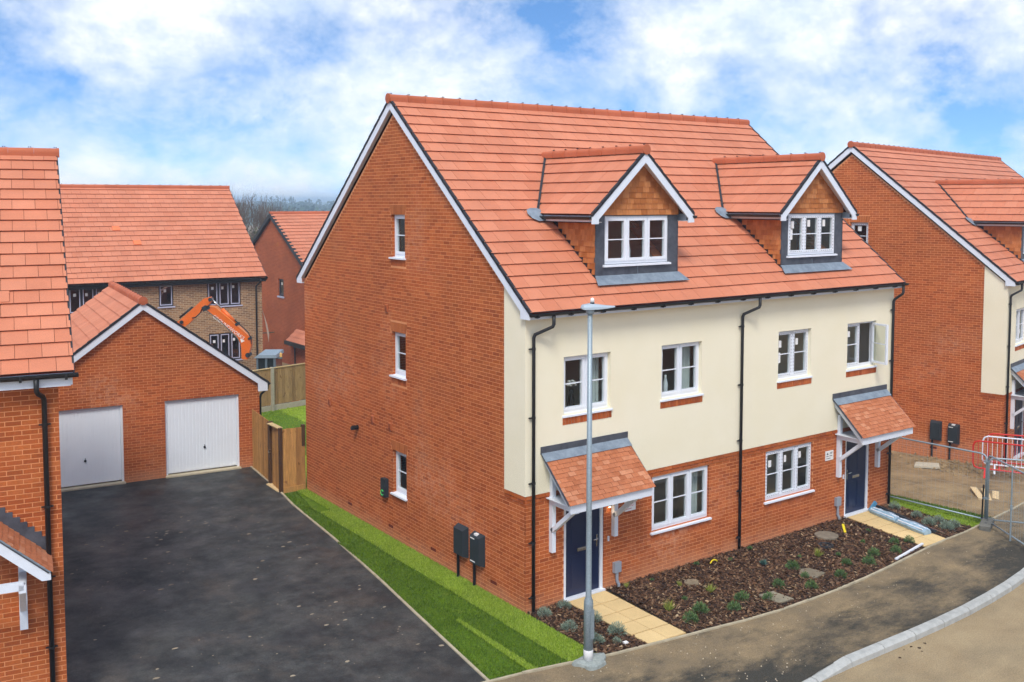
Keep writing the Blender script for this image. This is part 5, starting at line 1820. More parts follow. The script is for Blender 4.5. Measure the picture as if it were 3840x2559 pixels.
        g.build("bracket", M_wood_white, h)
    MB().box(xc - 1.0, xc + 1.0, yf + 0.08, yf + 0.16, 2.14, 2.26).build("tie_beam", M_wood_white, h)
    spread(bricks, UBV, UBF, MESH_BRICK, "brick", h, "brickwork", M_brick, normal=(0, -1, 0))
    spread(tiles, UTV, UTF, MESH_TILE, "roof_tile", h, "roof_tiling", M_tile)
    spread(plain, UPV, UPF, MESH_PLAIN, "plain_tile", h, "porch_tiling", M_plain)
left_house()

# ------------------------------------------------------------------ double garage
def garage():
    h = thing("double_garage", "red brick double garage with two white up-and-over doors", "garage", (-0.083, 13.08, 0), -0.115)
    W, D, t = 6.4, 6.2, 0.745
    Fg = T(-W, 0, 0)
    ops = [(0.55, 2.62, -0.05, 2.20), (3.73, 5.80, -0.05, 2.20)]
    zw = 2.50
    top = [(0, zw), (W / 2, zw + W / 2 * t), (W, zw)]
    bricks, tiles = [], []
    w = wall_mesh(0, W, -0.3, top, ops, 0.0025).build("front_wall", M_mortar, h, Fg)
    rv = MB(); reveals(rv, ops, 0.005, 0.14); rv.build("brick_reveal", M_brickwall, h, Fg)
    def span(z):
        if z <= zw: return (0, W)
        q = (z - zw) / t
        return (q, W - q) if q < W / 2 else None
    add_bricks(bricks, w, Fg, brick_rects(0, W, -0.075, 5.0, ops, span, 0.02))
    sd = MB()
    sd.poly((0, 0, -0.3), (0, D, -0.3), (0, D, zw), (0, 0, zw))
    sd.poly((-W, 0, -0.3), (-W, D, -0.3), (-W, D, zw), (-W, 0, zw))
    sd.poly((0, D, -0.3), (-W, D, -0.3), (-W, D, zw), (-W / 2, D, zw + W / 2 * t), (0, D, zw))
    sd.build("side_walls", M_brickwall, h)
    zr = zw + 0.18 + W / 2 * t
    ov = 0.24
    ze = zr - (W / 2 + ov) * t
    Ls = (W / 2 + ov) * math.sqrt(1 + t * t)
    L = D + 0.25
    Mr = slope_frame(ov, -0.12, ze, math.pi / 2, t)
    Ml = slope_frame(-W - ov, D + 0.13, ze, -math.pi / 2, t)
    for nm, M, vis in (("roof_right", Mr, True), ("roof", Ml, True)):
        r = MB().poly((0, 0, 0), (L, 0, 0), (L, Ls, 0), (0, Ls, 0)).build(nm, M_deck, h, M)
        add_tiles(tiles, r, M, L, Ls, vis=vis)
    ridge_run(h, (-W / 2, -0.15, zr + 0.0), (-W / 2, D + 0.12, zr + 0.0), r=0.115)
    MB().lathe([(0.0, -0.01), (0.12, -0.01), (0.12, 0.012), (0.0, 0.02)], n=14).build("ridge_end_cap", M_ridge, h, T(-W / 2, -0.155, zr - 0.005) @ RX(math.radians(90)))
    yo = -0.12
    for s in (-1, 1):
        X = lambda x: -W / 2 + s * x
        e = W / 2 + ov
        zz = lambda x: zr - x * t - 0.05
        dp = 0.21
        pts = [(X(0), yo, zz(0)), (X(0), yo, zz(0) - dp), (X(W / 2 - 0.06), yo, zz(W / 2 - 0.06) - dp), (X(W / 2 - 0.06), yo, zz(e) - 0.22), (X(e - 0.02), yo, zz(e) - 0.22), (X(e - 0.02), yo, zz(e - 0.02))]
        MB().prism(pts, (0, 0.03, 0)).build("bargeboard", M_wood_white, h)
        vb = MB()
        n = 12
        for k in range(n):
            a, b = e * k / n, e * (k + 1) / n + 0.02
            vb.prism([(X(a), yo - 0.014, zr - a * t - 0.06), (X(b), yo - 0.014, zr - b * t - 0.06), (X(b), yo - 0.014, zr - b * t + 0.025), (X(a), yo - 0.014, zr - a * t + 0.008)], (0, 0.06, 0))
        vb.build("dry_verge", M_verge, h)
        MB().poly((X(0), yo + 0.03, zz(0) - dp + 0.02), (X(0), 0.0, zz(0) - dp + 0.02), (X(W / 2), 0.0, zz(W / 2) - dp + 0.02), (X(W / 2), yo + 0.03, zz(W / 2) - dp + 0.02)).build("verge_soffit", M_soffit, h)
        xe = X(e)
        MB().box(min(X(W / 2), X(e - 0.03)), max(X(W / 2), X(e - 0.03)), yo + 0.03, D, zz(e) - 0.22, zz(e) - 0.20).build("soffit", M_black, h)
        gutter(h, (T(-W / 2, 0, 0) @ RZ(-math.pi / 2)) if s == 1 else (T(-W / 2, 0, 0) @ RZ(math.pi / 2)), -D if s == 1 else yo, -yo if s == 1 else D, e + 0.02, ze - 0.05, r=0.055)
    downpipe(h, Matrix.Identity(4), [(0.30, 0.12, ze - 0.08), (0.28, 0.12, ze - 0.25), (0.08, 0.10, ze - 0.40), (0.05, 0.10, ze - 0.5), (0.05, 0.10, 0)], clips=())
    for (a, b, c, d) in ops:
        fr = MB().box(a, a + 0.06, 0.06, 0.13, 0, d).box(b - 0.06, b, 0.06, 0.13, 0, d).box(a + 0.06, b - 0.06, 0.06, 0.13, d - 0.06, d)
        g = fr.build("garage_door", M_garage, h, Fg)
        lf = MB().box(a + 0.065, b - 0.065, 0.095, 0.12, 0.07, d - 0.065).build("door_leaf", M_garage, g)
        n = 20
        pw = (b - a - 0.15) / n
        rib = MB().box(0.012, pw - 0.012, 0.083, 0.095, 0.10, d - 0.10).mesh("door_rib", M_garage)
        for k in range(n):
            link("door_rib", rib, g, T(a + 0.075 + k * pw, 0, 0))
        x = (a + b) / 2 + 0.05
        MB().lathe([(0.0, 0), (0.035, 0), (0.03, 0.03), (0.0, 0.035)], n=10).build("door_handle", M_black, g, T(x, 0.083, 0.72) @ RX(math.radians(90)))
        MB().box(x - 0.006, x + 0.006, 0.06, 0.08, 0.73, 0.80).build("handle_lever", M_black, g)
        MB().box(a - 0.02, b + 0.02, -0.10, 0.13, -0.05, 0.035).build("threshold", M_pale_wood if False else simple("threshold_concrete", C(196, 184, 156), 0.9, 0.1), g)
    spread(bricks, UBV, UBF, MESH_BRICK, "brick", h, "brickwork", M_brick, normal=(0, -1, 0))
    spread(tiles, UTV, UTF, MESH_TILE, "roof_tile", h, "roof_tiling", M_tile)
garage()

# ------------------------------------------------------------------ houses behind
def back_house():
    h = thing("buff_brick_house", "buff brick house with unfinished taped windows behind the garage", "house", (5.15, 26.05, -0.62), -0.05)
    W, yr, t = 13.0, 4.85, 0.75
    ye, ze = -0.28, 5.22
    D = 2 * yr
    Fb = T(-W, 0, 0)
    wins = [(W - 4.30, W - 3.72, 4.12, 5.02, 1), (W - 2.34, W - 0.92, 4.02, 5.08, 3), (W - 7.70, W - 6.25, 4.02, 5.06, 3), (W - 2.30, W - 0.95, 1.70, 2.86, 3), (W - 10.5, W - 9.1, 4.02, 5.06, 3)]
    ops = [w[:4] for w in wins]
    wm = wall_mesh(0, W, -0.3, [(0, 5.06), (W, 5.06)], ops, 0.0)
    reveals(wm, ops, 0.0, 0.1)
    wm.build("front_wall", M_buff, h, Fb)
    sw = MB().poly((0, 0, -0.3), (0, D, -0.3), (0, D, 5.06), (0, yr, 5.06 + yr * t), (0, 0, 5.06)).poly((-W, 0, -0.3), (-W, D, -0.3), (-W, D, 5.06), (-W, yr, 5.06 + yr * t), (-W, 0, 5.06)).poly((0, D, -0.3), (-W, D, -0.3), (-W, D, 5.06), (0, D, 5.06))
    sw.build("side_walls", M_buff, h)
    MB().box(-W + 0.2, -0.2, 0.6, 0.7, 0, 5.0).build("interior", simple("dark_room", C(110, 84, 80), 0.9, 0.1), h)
    for (a, b, c, d, n) in wins:
        window(h, Fb, a, b, c, d, n, rec=0.05, fmat=M_darkframe, bars=False, sill=False, stickers=[[(0.3, 0.66, 0.1, 0.12)], [(0.2, 0.66, 0.09, 0.12)], [(0.2, 0.7, 0.09, 0.11)]])
        tm = MB()
        cw = (b - a) / n
        for k in range(n):
            x0, x1 = a + k * cw + 0.05, a + (k + 1) * cw - 0.05
            tm.box(x0, x0 + 0.035, 0.02, 0.030, c + 0.05, d - 0.05).box(x1 - 0.035, x1, 0.02, 0.030, c + 0.05, d - 0.05).box(x0 + 0.035, x1 - 0.035, 0.02, 0.030, d - 0.085, d - 0.05).box(x0 + 0.035, x1 - 0.035, 0.02, 0.030, c + 0.05, c + 0.085)
        tm.build("frame_tape", M_tape, h, Fb)
        MB().box(a - 0.06, b + 0.06, -0.04, 0.05, c - 0.05, c).build("sill", M_tape, h, Fb)
    tiles = []
    Ls = (yr - ye) * math.sqrt(1 + t * t)
    for nm, M, vis in (("roof", slope_frame(-W - 0.1, ye, ze, 0, t), True), ("roof_back", slope_frame(0.12, D - ye, ze, math.pi, t), False)):
        r = MB().poly((0, 0, 0), (W + 0.22, 0, 0), (W + 0.22, Ls, 0), (0, Ls, 0)).build(nm, M_deck, h, M)
        add_tiles(tiles, r, M, W + 0.22, Ls, vis=vis)
        if vis:
            for (u, v) in ((W - 5.45, 10), (W - 4.78, 7)):
                MB().box(u, u + 0.3, v * 0.3246 + 0.02, v * 0.3246 + 0.3, 0.03, 0.07).build("vent_tile", M_orange if False else simple("vent_tile", C(232, 124, 76), 0.7, 0.3), h, M)
    zr = ze + (yr - ye) * t
    ridge_run(h, (-W - 0.1, yr, zr), (0.14, yr, zr))
    MB().box(-W, 0.1, -0.24, -0.21, 4.99, 5.16).build("fascia", M_black, h)
    MB().box(-W, 0.1, -0.209, 0.0, 5.0, 5.02).build("soffit", M_black, h)
    gutter(h, Matrix.Identity(4), -W, 0.16, -0.30, 5.17)
    MB().prism([(0.11, ye, ze - 0.18), (0.11, yr, zr - 0.18), (0.11, yr, zr - 0.02), (0.11, ye, ze - 0.02)], (0.03, 0, 0)).build("bargeboard", M_black, h)
    downpipe(h, Matrix.Identity(4), [(-0.15, -0.30, 5.12), (-0.15, -0.28, 4.98), (-0.28, -0.10, 4.80), (-0.28, -0.07, 4.7), (-0.28, -0.07, 0)], clips=())
    spread(tiles, UTV, UTF, MESH_TILE, "roof_tile", h, "roof_tiling", M_tile)
    # loose membrane hanging from the corner
    q = MB()
    pts = [(0.02, 0.2, 3.9), (0.10, 0.15, 3.6), (0.24, 0.1, 3.1), (0.32, 0.1, 2.7), (0.30, 0.1, 2.3), (0.24, 0.1, 2.7), (0.17, 0.12, 3.2)]
    q.prism(pts, (0.0, 0.02, 0.0)).build("loose_membrane", simple("torn_membrane", C(176, 160, 144), 0.9, 0.1), h)
back_house()

def third_house():
    h = thing("dark_brick_house", "dark red brick gabled house far behind, partly hidden", "house", (10.4, 37.7, -0.9), 0.0)
    t, zr, hw, L = 0.60, 8.05, 5.0, 11.0
    ze = zr - hw * t
    g = MB()
    op = (-1.44 + 5, -0.71 + 5, 3.5, 4.45)
    Gf = T(0, 5, 0) @ RZ(-math.pi / 2)       # u = 5 - y
    opu = (5 - (-0.71), 5 - (-1.44), 3.5, 4.45)
    wm = wall_mesh(0, 10, -0.5, [(0, ze - 0.15), (5, zr - 0.15), (10, ze - 0.15)], [opu], 0.0)
    reveals(wm, [opu], 0, 0.1)
    wm.build("gable_wall", M_darkred, h, Gf)
    window(h, Gf, opu[0], opu[1], opu[2], opu[3], 1, rec=0.06, fmat=M_darkframe, bars=False, sill=False, stickers=[[(0.3, 0.65, 0.14, 0.14)]])
    MB().box(opu[0] - 0.08, opu[1] + 0.08, -0.05, 0.06, opu[2] - 0.09, opu[2]).build("sill", M_tape, h, Gf)
    MB().poly((0, -5, -0.5), (L, -5, -0.5), (L, -5, ze), (0, -5, ze)).poly((0, 5, -0.5), (L, 5, -0.5), (L, 5, ze), (0, 5, ze)).poly((L, -5, -0.5), (L, 5, -0.5), (L, 5, ze), (L, 0, zr), (L, -5, ze)).build("side_walls", M_darkred, h)
    MB().box(0.5, 0.6, -4.8, 4.8, 0, 5).build("interior", M_darkframe, h)
    tiles = []
    Ls = (hw + 0.3) * math.sqrt(1 + t * t)
    zee = zr - (hw + 0.3) * t
    for nm, M, vis in (("roof", slope_frame(-0.15, -hw - 0.3, zee, 0, t), True), ("roof_back", slope_frame(L + 0.15, hw + 0.3, zee, math.pi, t), False)):
        r = MB().poly((0, 0, 0), (L + 0.3, 0, 0), (L + 0.3, Ls, 0), (0, Ls, 0)).build(nm, M_deck, h, M)
        add_tiles(tiles, r, M, L + 0.3, Ls, vis=vis)
    ridge_run(h, (-0.16, 0, zr), (L + 0.15, 0, zr))
    for s in (-1, 1):
        MB().prism([(-0.17, s * (hw + 0.3), zee - 0.24), (-0.17, 0, zr - 0.24), (-0.17, 0, zr - 0.0), (-0.17, s * (hw + 0.3), zee - 0.0)], (0.17, 0, 0)).build("bargeboard", M_black, h)
    MB().box(-0.02, 0.0, -0.86, -0.62, 6.2, 6.45).build("wall_vent", M_brick_arch, h)
    # low lean-to with its own tiles
    lt = T(-1.6, -5.6, 0)
    e = MB()
    e.box(-0.4, 0.0, -5.6, -3.3, -0.5, 1.35)
    e.build("lean_to", M_darkred, h)
    M = slope_frame(-0.62, -3.1, 1.34, -math.pi / 2, 0.9)
    r = MB().poly((0, 0, 0), (2.6, 0, 0), (2.6, 1.4, 0), (0, 1.4, 0)).build("lean_to_roof", M_deck, h, M)
    add_tiles(tiles, r, M, 2.6, 1.4)
    MB().box(-0.70, -0.58, -5.8, -3.05, 1.14, 1.34).build("lean_to_gutter", M_black, h)
    MB().tube([(-0.6, -3.9, 1.2), (-0.46, -3.9, 1.0), (-0.46, -3.9, -0.5)], 0.04, 8).build("downpipe", M_black, h)
    spread(tiles, UTV, UTF, MESH_TILE, "roof_tile", h, "roof_tiling", M_tile)
third_house()
def opposite_house():
    h = thing("opposite_house", "red brick house on the other side of the road", "house", (7.5, -17.5, -0.1), 0.0)
    W, D, t = 16.0, 8.5, 0.8
    wins = [(1.5, 2.9, 3.5, 4.7, 2), (4.6, 6.3, 1.0, 2.2, 3), (7.5, 8.9, 3.5, 4.7, 2), (11.0, 12.7, 1.0, 2.2, 3), (12.5, 13.9, 3.5, 4.7, 2)]
    Mb = T(W, 0, 0) @ RZ(math.pi)
    wm = wall_mesh(0, W, -0.3, [(0, 5.2), (W, 5.2)], [w[:4] for w in wins], 0.0)
    reveals(wm, [w[:4] for w in wins], 0.0, 0.1)
    wm.build("front_wall", M_brickwall, h, Mb)
    for w in wins:
        window(h, Mb, *w, rec=0.06)
    MB().poly((0, 0, -0.3), (0, -D, -0.3), (0, -D, 5.2), (0, -D / 2, 5.2 + D / 2 * t), (0, 0, 5.2)).poly((W, 0, -0.3), (W, -D, -0.3), (W, -D, 5.2), (W, -D / 2, 5.2 + D / 2 * t), (W, 0, 5.2)).poly((0, -D, -0.3), (W, -D, -0.3), (W, -D, 5.2), (0, -D, 5.2)).build("side_walls", M_brickwall, h)
    MB().box(0.2, W - 0.2, -1.2, -1.1, 0, 5).build("interior", M_room, h)
    Ls = (D / 2 + 0.3) * math.sqrt(1 + t * t)
    tiles = []
    for nm, M in (("roof", slope_frame(W + 0.1, 0.3, 5.1, math.pi, t)), ("roof_back", slope_frame(-0.1, -D - 0.3, 5.1, 0, t))):
        r = MB().poly((0, 0, 0), (W + 0.2, 0, 0), (W + 0.2, Ls, 0), (0, Ls, 0)).build(nm, M_deck, h, M)
        add_tiles(tiles, r, M, W + 0.2, Ls, vis=False)
    spread(tiles, UTV, UTF, MESH_TILE, "roof_tile", h, "roof_tiling", M_tile)
    MB().box(-0.05, W + 0.05, 0.2, 0.23, 4.98, 5.16).build("fascia", M_wood_white, h)
    front_door(h, Mb, 9.2, 10.2, 2.06)
opposite_house()
# scaffold remains by the dark house
sp_ = thing("scaffold_pole", "lone upright scaffold pole with boards beside the dark brick house", "scaffold", (9.6, 37.9, -0.9))
MB().tube([(0, 0, -0.1), (0, 0, 4.5)], 0.03, 8).build("upright", M_bark, sp_)
MB().tube([(-1.3, 0.3, 1.32), (1.4, -0.4, 1.42)], 0.03, 8).build("ledger", M_bark, sp_)
for k in range(3):
    MB().box(-1.3, 0.1, 0.05 + k * 0.24, 0.26 + k * 0.24, 1.22 + 0.05 * k, 1.26 + 0.05 * k).build("scaffold_board", M_pale_wood, sp_)

# ------------------------------------------------------------------ timber fences and gate
def board_run(parent, a, b, h0, h1, mat, name, w=0.125, z0=0.0, lap=0.012):
    a, b = Vector(a), Vector(b)
    L = (b - a).length
    d = (b - a) / L
    n = max(1, round(L / w))
    ww = L / n
    ang = math.atan2(d.y, d.x)
    for k in range(n):
        p = a + d * (k * ww)
        hh = h0 + (h1 - h0) * (k + 0.5) / n + random.uniform(-0.006, 0.006)
        m = MB()
        m.add([(0.002, 0, z0), (ww + lap, -0.012, z0), (ww + lap, -0.002, z0), (0.002, 0.016, z0), (0.002, 0, hh), (ww + lap, -0.012, hh), (ww + lap, -0.002, hh), (0.002, 0.016, hh)],
              [(0, 1, 5, 4), (1, 2, 6, 5), (2, 3, 7, 6), (3, 0, 4, 7), (4, 5, 6, 7)])
        m.build(name, mat, parent, T(p.x, p.y, 0) @ RZ(ang))

sf = thing("side_fence", "feather-edge timber fence between the garage and the side gate", "fence", (0, 0, 0))
board_run(sf, (-0.33, 13.05), (-0.55, 11.15), 1.72, 1.72, M_fence, "board")
MB().box(-0.62, -0.50, 11.02, 11.13, 0.0, 1.74).build("post", M_fence_dark, sf)
MB().bar((-0.29, 13.0, 0.3), (-0.50, 11.15, 0.3), 0.05, 0.09).bar((-0.29, 13.0, 1.4), (-0.50, 11.15, 1.4), 0.05, 0.09).build("rail", M_fence, sf)
sg = thing("side_gate", "short ledged timber gate beside the side fence with latch", "gate", (0, 0, 0))
board_run(sg, (-0.56, 10.98), (-0.66, 10.22), 1.70, 1.70, M_fence, "board", 0.14)
MB().bar((-0.52, 10.96, 0.35), (-0.62, 10.22, 0.35), 0.04, 0.1).bar((-0.52, 10.96, 1.4), (-0.62, 10.22, 1.4), 0.04, 0.1).build("ledge", M_fence, sg)
MB().box(-0.70, -0.55, 10.24, 10.97, 1.705, 1.73).build("capping", M_pale_wood, sg)
MB().tube([(-0.60, 11.0, 0.98), (-0.66, 11.0, 0.98), (-0.66, 11.0, 0.90), (-0.60, 11.0, 0.90)], 0.012, 6).build("latch", M_silver, sg)
rf = thing("return_fence", "timber fence panel closing between the gate and the brick gable", "fence", (0, 0, 0))
board_run(rf, (-0.64, 10.14), (-0.02, 10.02), 1.70, 1.72, M_fence, "board", 0.125)
MB().box(-0.70, -0.62, 10.10, 10.20, 0.0, 1.74).build("post", M_fence_dark, rf)
MB().box(-0.10, -0.01, 10.0, 10.09, 1.2, 1.78).build("wall_batten", M_fence_dark, rf)
MB().box(-0.64, -0.02, 10.00, 10.03, -0.02, 0.14).build("gravel_board", M_fence, rf)
tag(MB().prism([(-0.72, 11.05, 0), (-0.55, 11.10, 0), (-0.56, 10.22, 0), (-0.74, 10.16, 0)][::-1], (0, 0, 0.02)).build("gate_step", M_pale_wood), "pale timber threshold lying under the side gate", "threshold")

bf = thing("rear_fence", "tall timber fence with concrete posts across the rear garden", "fence", (0, 0, 0))
fa, fb = (1.2, 19.75), (9.0, 21.3)
dd = Vector((fb[0] - fa[0], fb[1] - fa[1])).normalized()
board_run(bf, fa, fb, 1.56, 1.60, M_fence_b, "board", 0.15, 0.22)
for k, s in enumerate((0.1, 1.98, 3.86, 5.74, 7.6)):
    p = Vector(fa) + dd * s
    MB().box(-0.05, 0.05, -0.10, 0.02, 0.0, 1.64).build("post", M_conc, bf, T(p.x, p.y, 0) @ RZ(math.atan2(dd.y, dd.x)))
    if k < 4:
        MB().box(0.06, 1.82, -0.03, 0.02, 0.0, 0.20).build("gravel_board", M_conc, bf, T(p.x, p.y, 0) @ RZ(math.atan2(dd.y, dd.x)))
        MB().box(0.04, 1.84, -0.035, 0.035, 1.59, 1.62).build("capping_rail", M_pale_wood, bf, T(p.x, p.y, 0) @ RZ(math.atan2(dd.y, dd.x)))

# ------------------------------------------------------------------ lamp post
lpz = thing("lamp_post", "galvanised steel lamp post with flat lantern in front of the house", "lamp post", (-0.36, -2.24, 0))
MB().lathe([(0.080, 0.0), (0.080, 1.02), (0.077, 1.08), (0.050, 1.16), (0.047, 2.5), (0.040, 5.98)], n=18).build("column", M_galv, lpz, T(0.03, 0.0, 0) , smooth=True)
MB().lathe([(0.082, 0.04), (0.0825, 0.24), (0.081, 0.245)], n=18).build("white_band", M_paper, lpz, T(0.03, 0, 0), smooth=True)
cb = MB()
ring = [(0.30 * (1 + 0.18 * math.sin(3 * t) + 0.12 * math.sin(5 * t + 1)) * math.cos(t) + 0.09, 0.26 * (1 + 0.15 * math.sin(2 * t + 1)) * math.sin(t) - 0.02) for t in np.linspace(0, 6.283, 25)[:-1]]
vs = [(x, y, -0.02) for x, y in ring] + [(x * 0.96, y * 0.96, 0.045 + random.uniform(-0.01, 0.01)) for x, y in ring] + [(x * 0.4, y * 0.4, 0.07 + random.uniform(-0.012, 0.012)) for x, y in ring] + [(0.03, 0, 0.07)]
n = 24
cb.add(vs, [(i, (i + 1) % n, n + (i + 1) % n, n + i) for i in range(n)] + [(n + i, n + (i + 1) % n, 2 * n + (i + 1) % n, 2 * n + i) for i in range(n)] + [(2 * n + i, 2 * n + (i + 1) % n, 3 * n) for i in range(n)])
cb.build("concrete_base", simple("wet_concrete", C(150, 156, 150), 0.85, 0.2, var=0.25, nscale=14, bump=0.5), lpz)
MB().box(-0.03, 0.05, -0.092, -0.085, 0.45, 0.95).build("access_door", M_galv, lpz, T(0.03, 0, 0))
MB().lathe([(0.058, 0.0), (0.07, 0.02), (0.07, 0.07), (0.055, 0.09)], n=16).build("collar", M_galv, lpz, T(0.03, 0, 5.94))
# lantern head: flat tapering shell pointing along +r
HX = RZ(-YAW + 0.25)
hd = MB()
sect = [(-0.17, 0.05, 0.02, 0.05), (-0.14, 0.10, 0.0, 0.10), (0.0, 0.14, 0.0, 0.125), (0.12, 0.15, 0.005, 0.11), (0.30, 0.12, 0.02, 0.075), (0.46, 0.06, 0.035, 0.06)]
vs = []
for (x, w, zb, zt) in sect:
    vs += [(x, -w, zb), (x, w, zb), (x, w * 0.96, zb + (zt - zb) * 0.45), (x, w * 0.5, zt), (x, -w * 0.5, zt), (x, -w * 0.96, zb + (zt - zb) * 0.45)]
fs = []
for k in range(len(sect) - 1):
    for i in range(6):
        fs.append((k * 6 + i, k * 6 + (i + 1) % 6, (k + 1) * 6 + (i + 1) % 6, (k + 1) * 6 + i))
fs += [tuple(range(6))[::-1], tuple((len(sect) - 1) * 6 + i for i in range(6))]
hd.add(vs, fs).build("lantern", simple("lantern_grey", C(168, 180, 188), 0.4, 0.4, var=0.04), lpz, T(0.03, 0, 6.02) @ HX @ SC(0.92, 0.85, 0.75))
MB().lathe([(0.045, 0.0), (0.045, 0.03), (0.04, 0.04)], n=12).build("photocell_collar", M_meter, lpz, T(0.06, -0.02, 6.105) @ SC(0.8, 0.8, 0.8))
MB().lathe([(0.042, 0.0), (0.042, 0.05), (0.034, 0.08), (0.0, 0.095)], n=12).build("photocell", M_paper, lpz, T(0.06, -0.02, 6.135) @ SC(0.8, 0.8, 0.8), smooth=True)

# ------------------------------------------------------------------ temporary fencing and barriers
def heras(name, label, a, b, h=1.72, z0=0.0, z1=0.0, mesh=True, foot=True):
    a, b = Vector((a[0], a[1], z0)), Vector((b[0], b[1], z1))
    o = thing(name, label, "fence", tuple(a))
    d = b - a
    r = 0.021
    c = 0.16
    U = Vector((0, 0, 1))
    dn = d.normalized()
    lo, hi = 0.13, h
    pts = [Vector((0, 0, 0)), U * (hi - c), U * (hi - c * 0.4) + dn * c * 0.12, U * (hi - c * 0.12) + dn * c * 0.4, U * hi + dn * c,
           d + U * hi - dn * c, d + U * (hi - c * 0.12) - dn * c * 0.4, d + U * (hi - c * 0.4) - dn * c * 0.12, d + U * (hi - c), d]
    MB().tube(pts, r, 8).build("tube_frame", M_galv, o, smooth=True)
    MB().tube([U * lo, d + U * lo], r * 0.9, 8).build("bottom_rail", M_galv, o, smooth=True)
    w = MB()
    L = d.length
    n = int(L / 0.11)
    for k in range(1, n):
        p = d * (k / n)
        w.tube([p + U * lo, p + U * (hi - 0.01)], 0.0016, 3, False)
    for z in np.arange(lo + 0.24, hi, 0.24):
        w.tube([U * z, d + U * z], 0.0016, 3, False)
    w.build("wire_mesh", M_galv, o)["kind"] = "stuff"
    return o
H1 = heras("wire_fence_panel", "galvanised mesh fence panel running back beside the house end wall", (12.10, -2.32), (11.82, 1.05))
H2 = heras("wire_fence_panel", "galvanised mesh fence panel crossing the pavement to the right", (12.13, -2.36), (14.0, -5.0), 1.64)
H3 = heras("wire_fence_panel", "swung-open mesh fence panel with its brace nearest the camera", (12.09, -2.36), (10.75, -4.28), 1.72)
MB().tube([(-0.70, -0.95, 0.02), (-0.70, -0.95, 1.70)], 0.02, 8).build("mid_upright", M_galv, H3)
MB().tube([(-0.70, -0.95, 0.75), (-0.70, -0.95, 0.85)], 0.032, 8).build("clamp", M_galv, H3)
for z in (0.62, 1.52):
    MB().tube([(0, 0, z), (0, 0, z + 0.06)], 0.038, 8).box(-0.05, 0.06, -0.06, 0.05, z + 0.01, z + 0.05).build("coupler", M_galv, H1)
MB().bar((-0.05, 0.05, 0.15), (-0.03, 0.04, 0.98), 0.05, 0.012).build("black_strap", M_black, H1)
fbk = MB()
fbk.prism([(-0.42, -0.12, 0.0), (0.34, -0.12, 0.0), (0.34, -0.12, 0.11), (0.26, -0.12, 0.15), (-0.34, -0.12, 0.15), (-0.42, -0.12, 0.11)], (0, 0.24, 0))
fbo = fbk.build("fence_foot_block", M_rubber, None, T(12.02, -2.42, 0.0) @ RZ(0.38))
tag(fbo, "grey rubber foot block holding the mesh fence panels", "foot block")
for k in range(3):
    MB().lathe([(0.03, 0.0), (0.03, 0.004)], n=8).build("socket", M_black, fbo, T(-0.25 + 0.25 * k, 0, 0.1485))

def barrier(name, label, a, b, h, mat, z0, mat_bars=None):
    a, b = Vector((a[0], a[1], z0)), Vector((b[0], b[1], z0))
    o = thing(name, label, "barrier", tuple(a))
    d = b - a
    dn = d.normalized()
    U = Vector((0, 0, 1))
    lo, c = 0.22, 0.14
    pts = []
    for (p, s) in ((Vector((0, 0, 0)), 1),):
        pts = [U * (lo + c), U * (h - c), U * (h - c * 0.3) + dn * c * 0.3, U * h + dn * c, d + U * h - dn * c, d + U * (h - c * 0.3) - dn * c * 0.3, d + U * (h - c), d + U * (lo + c), d + U * (lo + c * 0.3) - dn * c * 0.3, d + U * lo - dn * c, U * lo + dn * c, U * (lo + c * 0.3) + dn * c * 0.3, U * (lo + c)]
    MB().tube(pts, 0.025, 8, False).build("tube_frame", mat, o, smooth=True)
    n = int(d.length / 0.13)
    for k in range(1, n):
        p = d * (k / n)
        MB().tube([p + U * lo, p + U * h], 0.009, 5).build("bar", mat_bars or mat, o)
    nrm = Vector((-dn.y, dn.x, 0))
    for f in (0.15, 0.85):
        p = d * f
        MB().bar(p + nrm * 0.25 + U * 0.0, p + U * lo, 0.05, 0.012).bar(p - nrm * 0.25, p + U * lo, 0.05, 0.012).build("leg", mat, o)
    return o
barrier("pedestrian_barrier", "red tubular crowd barrier nearest behind the mesh fence", (16.82, 0.64), (17.75, -1.35), 1.02, M_red, -0.22)
barrier("pedestrian_barrier", "white tubular crowd barrier with thin vertical bars", (17.55, 0.75), (18.6, -1.2), 1.06, M_wood_white, -0.25)
barrier("pedestrian_barrier", "red tubular crowd barrier close to the far house wall", (18.1, 0.9), (19.3, -0.9), 1.08, M_red, -0.3)

# wrapped bundle on the far path
bd = thing("wrapped_bundle", "blue plastic wrapped bundle of white frames lying on the far path", "bundle", (10.46, -1.08, 0.03), math.atan2(-1.67, -0.42))
for s, (x0, x1) in enumerate(((-0.90, -0.02), (0.02, 0.92))):
    m = MB()
    N = 9
    rows = []
    for i in range(N + 1):
        x = x0 + (x1 - x0) * i / N
        k = 0.72 + 0.28 * math.sin(math.pi * min(1, max(0, (i + 0.7) / (N + 1.4))))
        rows.append([(x, -0.13 * k, 0.0), (x, -0.15 * k, 0.07 * k), (x, -0.05, 0.15 * k + random.uniform(-0.015, 0.015)), (x, 0.07, 0.14 * k + random.uniform(-0.015, 0.015)), (x, 0.14 * k, 0.06 * k), (x, 0.12 * k, 0.0)])
    vs = [p for r in rows for p in r]
    m.add(vs, [(i * 6 + j, i * 6 + (j + 1) % 6, (i + 1) * 6 + (j + 1) % 6, (i + 1) * 6 + j) for i in range(N) for j in range(6)] + [tuple(range(6))[::-1], tuple(N * 6 + j for j in range(6))])
    m.build("wrap", M_bluewrap, bd)
    for q in range(3):
        MB().tube([(x0 + 0.06, -0.10 + q * 0.08, 0.13 - 0.03 * abs(q - 1)), (x1 - 0.06, -0.10 + q * 0.08, 0.14 - 0.03 * abs(q - 1))], 0.016, 6).build("frame_bar", M_white, bd)
